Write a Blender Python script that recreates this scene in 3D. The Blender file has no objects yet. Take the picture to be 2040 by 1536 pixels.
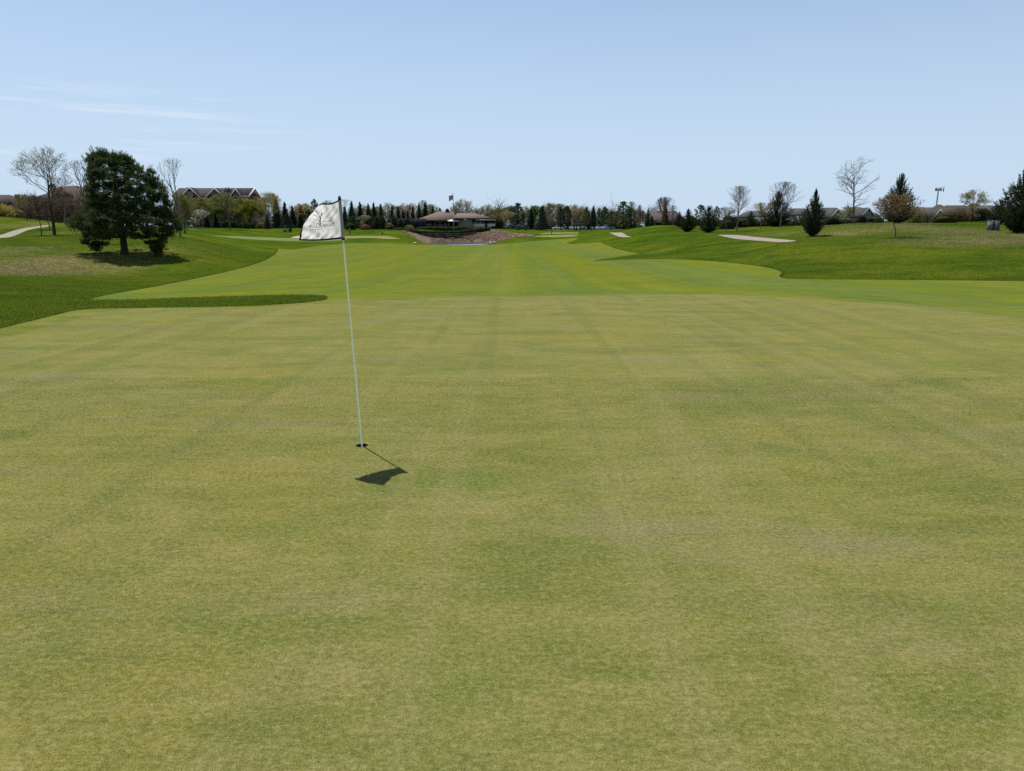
import bpy, math, random
import numpy as np
from mathutils import Vector, geometry

# ------------------------------------------------------------------ camera, sky, sun, exposure
S = bpy.context.scene
COL = S.collection
FPX = 2040 * 25 / 36            # focal length in photograph pixels
CAMZ = 1.865
PITCH = math.atan((768 - 458) / FPX)
cam_d = bpy.data.cameras.new('camera'); cam_d.lens = 25; cam_d.sensor_width = 36
cam_d.clip_start = 0.05; cam_d.clip_end = 20000
cam = bpy.data.objects.new('camera', cam_d); COL.objects.link(cam)
cam.location = (0, 0, CAMZ); cam.rotation_euler = (math.pi / 2 - PITCH, 0, 0)
S.camera = cam
SUN = Vector((-0.2765, 0.3448, 1.0)).normalized()      # towards the sun
SUN_EL = math.asin(SUN.z); SUN_ROT = math.atan2(SUN.x, SUN.y)
w = bpy.data.worlds.new('World'); S.world = w; w.use_nodes = True
nt = w.node_tree; N = nt.nodes; L = nt.links; N.clear()
wo = N.new('ShaderNodeOutputWorld'); bg = N.new('ShaderNodeBackground'); sky = N.new('ShaderNodeTexSky')
sky.sky_type = 'NISHITA'; sky.sun_disc = False; sky.sun_elevation = SUN_EL; sky.sun_rotation = SUN_ROT
sky.air_density = 1.0; sky.dust_density = 0.3; sky.ozone_density = 1.5; sky.altitude = 200
bg.inputs['Strength'].default_value = 0.115
# thin cirrus wisps, streaked along the horizon
tc = N.new('ShaderNodeTexCoord'); mp = N.new('ShaderNodeMapping'); mp.inputs['Scale'].default_value = (2.6, 2.6, 52.0)
mp.inputs['Location'].default_value = (0.35, 0.1, 0.55)
nz = N.new('ShaderNodeTexNoise'); nz.inputs['Scale'].default_value = 1.7; nz.inputs['Detail'].default_value = 5; nz.inputs['Roughness'].default_value = 0.55
rp = N.new('ShaderNodeValToRGB'); rp.color_ramp.elements[0].position = 0.53; rp.color_ramp.elements[1].position = 0.80
sx = N.new('ShaderNodeSeparateXYZ'); el = N.new('ShaderNodeValToRGB')
for p_, v_ in ((0.055, 0), (0.105, 1), (0.145, 1), (0.172, 0)):
    e_ = el.color_ramp.elements.new(p_); e_.color = (v_, v_, v_, 1)
el.color_ramp.elements.remove(el.color_ramp.elements[0]); el.color_ramp.elements[-1].color = (0, 0, 0, 1)
az = N.new('ShaderNodeMapRange'); az.inputs[1].default_value = -0.05; az.inputs[2].default_value = -0.5
mu = N.new('ShaderNodeMath'); mu.operation = 'MULTIPLY'; mu2 = N.new('ShaderNodeMath'); mu2.operation = 'MULTIPLY'
mu3 = N.new('ShaderNodeMath'); mu3.operation = 'MULTIPLY'; mu3.inputs[1].default_value = 0.46
mxc = N.new('ShaderNodeMix'); mxc.data_type = 'RGBA'; mxc.inputs[7].default_value = (8.6, 8.3, 8.4, 1)
hz = N.new('ShaderNodeMix'); hz.data_type = 'RGBA'; hz.inputs[7].default_value = (4.45, 5.65, 7.15, 1)      # bright spring haze low in the sky
hf = N.new('ShaderNodeValToRGB')
for p_, v_ in ((0.0, 0.96), (0.10, 0.82), (0.28, 0.36), (0.50, 0.0)):
    e_ = hf.color_ramp.elements.new(p_); e_.color = (v_, v_, v_, 1)
hf.color_ramp.elements.remove(hf.color_ramp.elements[0]); hf.color_ramp.elements[-1].color = (0, 0, 0, 1)
L.new(tc.outputs['Generated'], mp.inputs[0]); L.new(mp.outputs[0], nz.inputs['Vector']); L.new(nz.outputs['Fac'], rp.inputs[0])
L.new(tc.outputs['Generated'], sx.inputs[0]); L.new(sx.outputs['Z'], el.inputs[0]); L.new(sx.outputs['X'], az.inputs[0])
L.new(rp.outputs[0], mu.inputs[0]); L.new(el.outputs[0], mu.inputs[1]); L.new(mu.outputs[0], mu2.inputs[0]); L.new(az.outputs[0], mu2.inputs[1])
L.new(mu2.outputs[0], mu3.inputs[0]); L.new(mu3.outputs[0], mxc.inputs[0])
L.new(sx.outputs['Z'], hf.inputs[0]); L.new(hf.outputs[0], hz.inputs[0]); L.new(sky.outputs[0], hz.inputs[6]); L.new(hz.outputs[2], mxc.inputs[6]); L.new(mxc.outputs[2], bg.inputs['Color']); L.new(bg.outputs[0], wo.inputs['Surface'])
sd = bpy.data.lights.new('sun', 'SUN'); sd.energy = 5.0; sd.angle = math.radians(0.53); sd.color = (1.0, 0.955, 0.88)
so = bpy.data.objects.new('sun', sd); COL.objects.link(so); so.rotation_euler = SUN.to_track_quat('Z', 'Y').to_euler(); so.location = (-30, 40, 100)
S.view_settings.view_transform = 'Standard'; S.view_settings.look = 'None'; S.view_settings.gamma = 1
S.view_settings.exposure = 0.1; S.view_settings.use_curve_mapping = False
S.cycles.use_denoising = False; S.cycles.max_bounces = 6; S.cycles.transparent_max_bounces = 8

# ------------------------------------------------------------------ measuring helpers
CP, SP = math.cos(PITCH), math.sin(PITCH)
def ray(px, py):
    u = (px - 1020) / FPX; v = (py - 768) / FPX
    return np.array([u, CP - v * SP, -SP - v * CP])
def at(px, py, Y):
    d = ray(px, py) * 1.0; return np.array([0, 0, CAMZ]) + d * (Y / d[1])
def plane(px, py, z=0.0):
    d = ray(px, py); t = (z - CAMZ) / d[2]; return np.array([0, 0, CAMZ]) + t * d
def X(px, Y): return at(px, 455, Y)[0]
def Z(py, Y): return at(1020, py, Y)[2]

# ------------------------------------------------------------------ terrain height
ctl = []      # (a, s, z)
def warp(x, y):
    yy = np.maximum(y, 8.0); return np.clip(x / yy, -1.15, 1.15) * 3.2, np.log(yy) * 1.6
def C_(px, *rows):
    for py, Y in rows:
        P = at(px, py, Y); a, s = warp(P[0], P[1]); ctl.append((a, s, P[2]))
C_(0, (600, 22), (562, 34), (532, 50), (506, 60), (488, 68), (473, 85), (455, 105), (432, 132))
C_(120, (595, 24), (572, 34), (550, 46), (530, 55), (506, 62), (490, 68), (475, 82), (460, 103), (443, 135))
C_(250, (598, 23), (590, 27), (570, 38), (552, 50), (541, 57), (527, 60), (508, 64), (491, 68), (476, 80), (462, 105), (456, 150), (454, 190))
C_(380, (596, 23), (572, 37), (550, 51), (535, 58), (515, 65), (494, 72), (478, 88), (466, 120), (456, 170), (453, 205), (453, 235))
C_(500, (594, 23.5), (580, 33), (545, 50), (520, 72), (500, 105), (485, 140), (473, 180), (462, 205), (456, 225), (455, 250))
C_(620, (594, 22.5), (545, 52), (505, 108), (488, 140), (478, 175), (470, 200), (457, 225), (455, 250))
C_(720, (590, 23.5), (540, 58), (505, 115), (485, 160), (476, 190), (470, 212), (457, 235), (455.5, 255))
C_(800, (540, 57), (505, 115), (487, 175), (480, 192), (472, 212), (459, 232), (455.5, 250))
C_(850, (587, 26), (500, 128), (489, 176), (486, 192), (483.5, 224), (470, 231), (458, 238), (455.5, 250))
C_(895, (487.4, 190), (483, 224), (474, 230), (462, 235), (456.5, 241), (455.5, 255))
C_(950, (487.2, 190), (483, 223), (463.5, 232), (457, 240), (455.5, 255))
C_(1000, (486, 190), (479, 205), (470, 222), (458.5, 236), (456, 255))
C_(1020, (585, 29), (560, 42), (540, 55), (520, 80), (505, 115), (495, 150), (488, 180))
C_(1060, (481, 190), (470, 215), (462, 240), (458, 262), (456, 290))
C_(1130, (560, 41), (520, 76), (500, 118), (486, 160), (475, 195), (465, 235), (460, 258), (457.8, 285), (457.5, 300))
C_(1200, (540, 54), (518, 80), (496, 118), (482, 140), (470, 165), (462, 215), (457.8, 285), (457.5, 300))
C_(1240, (500, 100), (485, 118), (473, 140), (464, 165), (459, 195))
C_(1300, (560, 40), (540, 52), (517, 76), (506, 92), (480, 115), (460, 140), (450, 165), (449, 200))
C_(1400, (565, 38), (540, 50), (519, 68), (490, 88), (470, 105), (463, 118), (456, 140), (452, 180))
C_(1500, (560, 39), (528, 56), (500, 73), (476, 88), (468, 98), (457, 122), (452, 160))
C_(1560, (575, 28), (555, 40), (520, 55), (490, 68), (476, 80), (468, 90), (455, 112), (451, 140))
C_(1680, (575, 28), (556, 39), (520, 52), (488, 65), (468, 78), (448, 92), (448, 110))
C_(1800, (575, 28), (556, 38), (520, 50), (480, 65), (462, 76), (447, 90), (446, 112), (443, 135))
C_(1900, (590, 24), (557, 37), (515, 49), (478, 66), (462, 76), (448, 95), (443, 125))
C_(2040, (600, 22), (558, 36), (520, 46), (490, 57), (466, 73), (452, 92), (441, 118))
C_(2300, (600, 22), (558, 36), (520, 46), (490, 57), (466, 73), (450, 92), (440, 118))
C_(-250, (600, 22), (560, 33), (520, 47), (490, 60), (470, 85), (450, 105), (428, 132))
for px in range(-500, 2600, 240):
    for Y in (8.0, 11.0, 14.0, 17.5, 20.0):
        if Y > 17 and (px < 250 or px > 1750): continue
        if Y > 15.2 and px > 1950: continue
        P = at(px, 600, Y); a, s = warp(P[0], P[1]); ctl.append((a, s, 0.0))
for px in range(-700, 2900, 200):
    for Y, z in ((330, 2.3), (520, 2.4), (900, 2.4)):
        P = at(px, 455, Y); a, s = warp(P[0], P[1])
        if 1080 < px < 1240 and Y < 400: z = 2.1
        if px < 260 and Y < 400: z = 4.0
        ctl.append((a, s, z))
for px, Y, z in ((0, 200, 4.2), (150, 200, 3.8), (-300, 200, 4.5), (1700, 200, 2.4), (2040, 200, 2.9), (2400, 200, 2.9)):
    P = at(px, 455, Y); a, s = warp(P[0], P[1]); ctl.append((a, s, z))
ctl = np.array(ctl)
def tps_k(d2): return 0.5 * d2 * np.log(d2 + 1e-12)
def tps_fit(c, lam=0.0004):
    n = len(c); d2 = ((c[:, None, :2] - c[None, :, :2]) ** 2).sum(-1)
    K = tps_k(d2) + lam * np.eye(n); P = np.c_[np.ones(n), c[:, :2]]
    A = np.zeros((n + 3, n + 3)); A[:n, :n] = K; A[:n, n:] = P; A[n:, :n] = P.T
    return np.linalg.solve(A, np.r_[c[:, 2], 0, 0, 0])
WT = tps_fit(ctl)
def Hraw(x, y):
    a, s = warp(x, y); out = np.zeros_like(a)
    for i in range(0, len(a), 8000):
        q = np.c_[a[i:i + 8000], s[i:i + 8000]]
        d2 = ((q[:, None] - ctl[None, :, :2]) ** 2).sum(-1)
        out[i:i + 8000] = tps_k(d2) @ WT[:-3] + WT[-3] + q @ WT[-2:]
    return out
PONDZ = -1.93
def H(x, y):
    x = np.atleast_1d(np.asarray(x, float)); y = np.atleast_1d(np.asarray(y, float))
    z = Hraw(x, y)
    r = np.hypot(x, y)
    near = np.clip((r - 17.0) / 5.0, 0, 1); z = z * np.where(y < 10, 0, 1) * (near * near * (3 - 2 * near))
    k = np.clip((r - 420) / 300, 0, 1); z = z * (1 - k) + 2.4 * k
    bump = 0.05 * np.sin(x * 0.31 + 1.3 * np.sin(y * 0.17)) + 0.04 * np.sin(y * 0.23 + x * 0.11 + 2)
    z = z + bump * np.clip((r - 30) / 30, 0, 1) * np.clip(z * 0.5 + 1.0, 0, 1)
    pd = ((x - POND[0]) / POND[2]) ** 2 + ((y - POND[1]) / POND[3]) ** 2
    kk = np.clip(1.22 - pd, 0, 0.3) / 0.3
    return z * (1 - kk) + np.minimum(z, PONDZ - 0.25) * kk
_n, _f = plane(905, 487.3, PONDZ), plane(905, 482.7, PONDZ)
POND = ((plane(905, 485, PONDZ))[0] + 1.0, (_n[1] + _f[1]) / 2, 10.8, (_f[1] - _n[1]) / 2)
def h1(x, y): return float(H(x, y)[0])
def ground_hit(px, py, y0=2.0, y1=420.0):
    d = ray(px, py); Ys = np.exp(np.linspace(math.log(y0), math.log(y1), 900))
    xs = d[0] / d[1] * Ys; zr = CAMZ + d[2] / d[1] * Ys
    below = zr < H(xs, Ys); i = int(np.argmax(below)) if below.any() else len(Ys) - 1
    lo, hi = Ys[max(i - 1, 0)], Ys[i]
    Yf = np.linspace(lo, hi, 30); b = (CAMZ + d[2] / d[1] * Yf) < H(d[0] / d[1] * Yf, Yf)
    Y = Yf[int(np.argmax(b))] if b.any() else hi
    return np.array([d[0] / d[1] * Y, Y])
def smooth_px(pts, closed=True, n=5, corner=()):
    P = np.array(pts, float); m = len(P); out = []
    for i in range(m if closed else m - 1):
        p0, p1, p2, p3 = P[(i - 1) % m], P[i], P[(i + 1) % m], P[(i + 2) % m]
        if not closed and i == 0: p0 = p1
        if not closed and i == m - 2: p3 = p2
        t1 = (p2 - p0) / 2 * (0 if i in corner else 1); t2 = (p3 - p1) / 2 * (0 if (i + 1) % m in corner else 1)
        lim = np.hypot(*(p2 - p1)); 
        for t_ in (t1, t2):
            l = np.hypot(*t_)
            if l > lim: t_ *= lim / l
        for k in range(n):
            t = k / n; h = (2 * t**3 - 3 * t**2 + 1) * p1 + (t**3 - 2 * t**2 + t) * t1 + (-2 * t**3 + 3 * t**2) * p2 + (t**3 - t**2) * t2
            out.append(h)
    if not closed: out.append(P[-1])
    return np.array(out)
def px_poly(pts, n=4, corner=()):
    return np.array([ground_hit(*p) for p in smooth_px(pts, True, n, corner)])

# ------------------------------------------------------------------ material helpers
MATS = {}
class NB:
    def __init__(s, name):
        s.m = bpy.data.materials.new(name); s.m.use_nodes = True; s.t = s.m.node_tree; s.n = s.t.nodes; s.l = s.t.links
        s.b = s.n.get('Principled BSDF'); s.o = s.n.get('Material Output'); MATS[name] = s.m
    def nd(s, t, **k):
        x = s.n.new('ShaderNode' + t)
        for a, v in k.items(): setattr(x, a, v)
        return x
    def put(s, sock, v):
        if hasattr(v, 'bl_idname') or hasattr(v, 'is_output'): s.l.new(v, sock)
        elif v is not None: sock.default_value = v
    def pos(s, scale=(1, 1, 1), rot=0.0, obj=False):
        g = s.nd('TexCoord').outputs['Object'] if obj else s.nd('NewGeometry').outputs['Position']
        m = s.nd('Mapping'); s.l.new(g, m.inputs[0]); m.inputs['Scale'].default_value = scale; m.inputs['Rotation'].default_value = (0, 0, rot); return m.outputs[0]
    def noise(s, vec, scale, detail=3, rough=0.55, dist=0.0):
        x = s.nd('TexNoise'); s.put(x.inputs['Vector'], vec); x.inputs['Scale'].default_value = scale; x.inputs['Detail'].default_value = detail
        x.inputs['Roughness'].default_value = rough; x.inputs['Distortion'].default_value = dist; return x.outputs['Fac']
    def ramp(s, fac, stops):
        r = s.nd('ValToRGB'); s.put(r.inputs[0], fac); e = r.color_ramp.elements
        while len(e) < len(stops): e.new(0.5)
        for i, (p, c) in enumerate(stops):
            e[i].position = p; e[i].color = (c, c, c, 1) if not hasattr(c, '__len__') else (*c[:3], 1)
        return r.outputs[0]
    def mix(s, fac, a, b, mode='MIX'):
        x = s.nd('Mix', data_type='RGBA', blend_type=mode); s.put(x.inputs[0], fac)
        for q, v in ((6, a), (7, b)):
            if isinstance(v, tuple): v = (*v[:3], 1)
            s.put(x.inputs[q], v)
        return x.outputs[2]
    def math(s, op, a, b=0.5):
        x = s.nd('Math', operation=op); s.put(x.inputs[0], a); s.put(x.inputs[1], b); return x.outputs[0]
    def bump(s, hgt, strength, dist):
        b = s.nd('Bump'); b.inputs['Strength'].default_value = strength; b.inputs['Distance'].default_value = dist; s.l.new(hgt, b.inputs['Height']); s.l.new(b.outputs[0], s.b.inputs['Normal'])
    def base(s, c, rough=0.8, spec=0.3):
        if isinstance(c, tuple): c = (*c[:3], 1)
        s.put(s.b.inputs['Base Color'], c); s.put(s.b.inputs['Roughness'], rough); s.b.inputs['Specular IOR Level'].default_value = spec; return s.m
def plain(name, c, rough=0.7, spec=0.3, metal=0.0, var=0.12, scale=3.0):
    if name in MATS: return MATS[name]
    b = NB(name); v = b.noise(b.pos(), scale, 4)
    lo = tuple(x * (1 - var) for x in c); hi = tuple(min(1, x * (1 + var)) for x in c)
    b.base(b.mix(v, lo, hi), rough, spec); b.b.inputs['Metallic'].default_value = metal; return b.m
def foliage(name, c1, c2, trans=0.35, rough=0.6, tcol=None, patch=False):
    if name in MATS: return MATS[name]
    b = NB(name); g = b.nd('NewGeometry'); n = b.noise(b.pos(), 0.9, 2)
    if patch: n = b.ramp(b.noise(b.pos((0.7, 1.2, 1), 0.25), 0.38, 6, 0.7, 0.5), [(0.36, 0.0), (0.66, 1.0)])
    f = b.math('ADD', b.math('MULTIPLY', g.outputs['Random Per Island'], 0.35 if patch else 0.65), b.math('MULTIPLY', n, 0.65 if patch else 0.35))
    col = b.mix(f, c1, c2); b.base(col, 0.85, 0.04)
    t = b.nd('BsdfTranslucent'); tc_ = b.mix(0.5, col, tcol or c2); b.l.new(tc_, t.inputs['Color'])
    ms = b.nd('MixShader'); ms.inputs[0].default_value = trans; b.l.new(b.b.outputs[0], ms.inputs[1]); b.l.new(t.outputs[0], ms.inputs[2]); b.l.new(ms.outputs[0], b.o.inputs['Surface'])
    return b.m

# ---- turf
def turf_green():
    b = NB('putting_turf'); p = b.pos()
    big = b.noise(p, 0.20, 3, 0.6, 0.4); mid = b.noise(b.pos((0.55, 1.35, 1), 0.05), 1.1, 7, 0.70, 0.3); sm = b.noise(b.pos((0.55, 1.5, 1)), 6.0, 6, 0.72)
    fine = b.noise(b.pos((0.8, 1.1, 1)), 34, 7, 0.9); vf = b.noise(p, 190, 3, 0.85)
    c = b.ramp(mid, [(0.36, (0.112, 0.126, 0.026)), (0.46, (0.165, 0.160, 0.038)), (0.55, (0.198, 0.178, 0.052)), (0.66, (0.240, 0.196, 0.070))])
    c = b.mix(b.ramp(big, [(0.44, 0.0), (0.62, 0.5)]), c, (0.158, 0.162, 0.026))
    yel = b.noise(b.pos((1, 1, 1), 0.6), 0.30, 5, 0.62, 0.6)
    c = b.mix(b.ramp(yel, [(0.53, 0.0), (0.64, 0.65)]), c, (0.216, 0.178, 0.034))
    dk = b.noise(b.pos((0.5, 1.4, 1), 0.15), 0.5, 7, 0.70, 0.5); c = b.mix(b.ramp(dk, [(0.37, 0.55), (0.48, 0.0)]), c, (0.096, 0.116, 0.030))
    c = b.mix(b.ramp(sm, [(0.36, 0.50), (0.50, 0.0)]), c, (0.098, 0.112, 0.030))
    c = b.mix(b.ramp(sm, [(0.53, 0.0), (0.68, 0.50)]), c, (0.268, 0.222, 0.095))
    mv = b.noise(b.pos((0.5, 1.2, 1), -0.3), 0.7, 6, 0.68, 0.4); c = b.mix(b.ramp(mv, [(0.54, 0.0), (0.66, 0.6)]), c, (0.200, 0.165, 0.092))
    grn = b.noise(b.pos((0.7, 1.2, 1), 0.9), 0.9, 6, 0.7, 0.3); c = b.mix(b.ramp(grn, [(0.54, 0.0), (0.66, 0.62)]), c, (0.105, 0.138, 0.022))
    # mower passes that run to the far edge
    wv = b.noise(b.pos((1, 0.03, 1), 0.30), 1.7, 2, 0.5); wv2 = b.noise(b.pos((1, 0.03, 1), -0.22), 2.1, 2, 0.5); wv3 = b.noise(b.pos((1, 0.02, 1), 0.02), 2.6, 2, 0.5)
    c = b.mix(b.ramp(wv, [(0.56, 0.0), (0.64, 0.30)]), c, (0.092, 0.108, 0.034)); c = b.mix(b.ramp(wv2, [(0.57, 0.0), (0.66, 0.28)]), c, (0.235, 0.200, 0.080)); c = b.mix(b.ramp(wv3, [(0.60, 0.0), (0.68, 0.14)]), c, (0.105, 0.120, 0.030))
    c = b.mix(b.ramp(fine, [(0.34, 0.75), (0.50, 0.0)]), c, (0.050, 0.060, 0.010))
    c = b.mix(b.ramp(fine, [(0.50, 0.0), (0.66, 0.70)]), c, (0.37, 0.325, 0.145))
    c = b.mix(b.ramp(vf, [(0.36, 0.50), (0.50, 0.0)]), c, (0.062, 0.070, 0.014)); c = b.mix(b.ramp(vf, [(0.52, 0.0), (0.68, 0.45)]), c, (0.36, 0.31, 0.13))
    b.base(b.mix(1.0, c, (0.915, 0.96, 0.97), 'MULTIPLY'), 0.9, 0.0); b.bump(b.math('ADD', fine, vf), 0.35, 0.004); return b.m
def turf_fairway():
    b = NB('fairway_turf'); p = b.pos()
    st = b.noise(b.pos((1, 0.016, 1), 0.05), 0.22, 2, 0.5, 0.3); st2 = b.noise(b.pos((1, 0.03, 1), 0.45), 0.10, 2)
    mid = b.noise(b.pos((0.6, 1.2, 1)), 0.16, 7, 0.70, 0.5); sm = b.noise(b.pos((0.6, 1.4, 1)), 1.6, 6, 0.70); fine = b.noise(p, 30, 4, 0.78)
    c = b.ramp(st, [(0.42, (0.094, 0.136, 0.026)), (0.50, (0.118, 0.148, 0.016)), (0.58, (0.138, 0.154, 0.014))])
    c = b.mix(b.ramp(st2, [(0.45, 0.0), (0.62, 0.55)]), c, (0.120, 0.148, 0.042))
    c = b.mix(b.ramp(mid, [(0.38, 0.55), (0.50, 0.0)]), c, (0.078, 0.112, 0.026)); c = b.mix(b.ramp(mid, [(0.53, 0.0), (0.68, 0.55)]), c, (0.152, 0.162, 0.020))
    ln1 = b.noise(b.pos((1, 0.006, 1), 0.03), 1.1, 3, 0.7); ln2 = b.noise(b.pos((1, 0.006, 1), 0.5), 0.8, 3, 0.7); c = b.mix(b.ramp(ln1, [(0.52, 0.0), (0.64, 0.25)]), c, (0.178, 0.188, 0.050)); c = b.mix(b.ramp(ln2, [(0.36, 0.32), (0.46, 0.0)]), c, (0.078, 0.112, 0.022))
    c = b.mix(b.ramp(sm, [(0.36, 0.45), (0.50, 0.0)]), c, (0.064, 0.094, 0.016)); c = b.mix(b.ramp(sm, [(0.53, 0), (0.68, 0.4)]), c, (0.190, 0.190, 0.050))
    c = b.mix(b.ramp(fine, [(0.37, 0.45), (0.50, 0.0)]), c, (0.046, 0.066, 0.006)); c = b.mix(b.ramp(fine, [(0.52, 0), (0.68, 0.35)]), c, (0.21, 0.22, 0.05))
    b.base(c, 0.9, 0.0); b.bump(fine, 0.5, 0.012); return b.m
def turf_rough():
    b = NB('rough_turf'); p = b.pos()
    big = b.noise(p, 0.055, 4, 0.6, 0.3); mid = b.noise(b.pos((0.6, 1.2, 1), 0.25), 0.32, 5, 0.65, 0.5); sm = b.noise(p, 2.2, 5, 0.72); fine = b.noise(p, 15, 4, 0.78)
    c = b.ramp(big, [(0.38, (0.034, 0.074, 0.006)), (0.50, (0.058, 0.098, 0.007)), (0.62, (0.102, 0.126, 0.010))])
    c = b.mix(b.ramp(mid, [(0.36, 0.7), (0.50, 0.0)]), c, (0.026, 0.058, 0.006)); c = b.mix(b.ramp(mid, [(0.51, 0.0), (0.66, 0.65)]), c, (0.120, 0.142, 0.016))
    c = b.mix(b.ramp(sm, [(0.35, 0.6), (0.49, 0.0)]), c, (0.012, 0.028, 0.002)); c = b.mix(b.ramp(sm, [(0.52, 0.0), (0.68, 0.5)]), c, (0.100, 0.118, 0.012))
    at_ = b.nd('Attribute', attribute_name='dry'); dn = b.noise(b.pos((0.5, 1.3, 1), 0.3), 0.5, 5, 0.7, 0.6)
    dry = b.math('MULTIPLY', at_.outputs['Fac'], b.ramp(dn, [(0.36, 0.1), (0.52, 1.0)]))
    tan = b.ramp(sm, [(0.36, (0.105, 0.100, 0.022)), (0.5, (0.205, 0.172, 0.065)), (0.64, (0.33, 0.275, 0.15))])
    c = b.mix(dry, c, tan)
    c = b.mix(b.ramp(fine, [(0.36, 0.65), (0.50, 0.0)]), c, (0.008, 0.018, 0.001)); c = b.mix(b.ramp(fine, [(0.54, 0.0), (0.70, 0.4)]), c, (0.125, 0.135, 0.022))
    b.base(c, 0.9, 0.0); b.bump(b.math('ADD', fine, b.math('MULTIPLY', sm, 2.0)), 0.8, 0.05); return b.m
def turf_collar():
    b = NB('collar_turf'); mid = b.noise(b.pos((0.6, 1.2, 1)), 1.0, 6, 0.7, 0.4); fine = b.noise(b.pos(), 45, 5, 0.82)
    c = b.ramp(mid, [(0.38, (0.098, 0.122, 0.022)), (0.52, (0.140, 0.150, 0.034)), (0.64, (0.180, 0.172, 0.050))]); c = b.mix(b.ramp(fine, [(0.38, 0.55), (0.5, 0.0)]), c, (0.05, 0.066, 0.008)); c = b.mix(b.ramp(fine, [(0.51, 0.0), (0.66, 0.45)]), c, (0.27, 0.25, 0.08))
    b.base(c, 0.9, 0.0); b.bump(fine, 0.5, 0.01); return b.m
M_GREEN, M_FAIR, M_ROUGH, M_COLLAR = turf_green(), turf_fairway(), turf_rough(), turf_collar()
M_PATH = plain('path_concrete', (0.265, 0.225, 0.18), 0.9, 0.2, 0, 0.14, 1.2)
M_SAND = plain('bunker_sand', (0.40, 0.32, 0.22), 0.95, 0.1)
M_FGREEN = plain('distant_green_turf', (0.175, 0.172, 0.040), 0.85, 0.1, 0, 0.15, 0.6)
M_FFAIR = plain('distant_fairway_turf', (0.120, 0.155, 0.040), 0.85, 0.1, 0, 0.15, 0.4)
def asphalt():
    b = NB('parking_asphalt'); n = b.noise(b.pos(), 0.6, 5); b.base(b.mix(n, (0.06, 0.06, 0.058), (0.12, 0.115, 0.11)), 0.9, 0.2); return b.m
M_ASPH = asphalt()
def water():
    b = NB('pond_water'); n = b.noise(b.pos((1, 2.2, 1)), 1.1, 4, 0.6); b.base((0.03, 0.042, 0.045), 0.14, 0.35); b.bump(n, 0.6, 0.2); return b.m
M_WATER = water()

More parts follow.
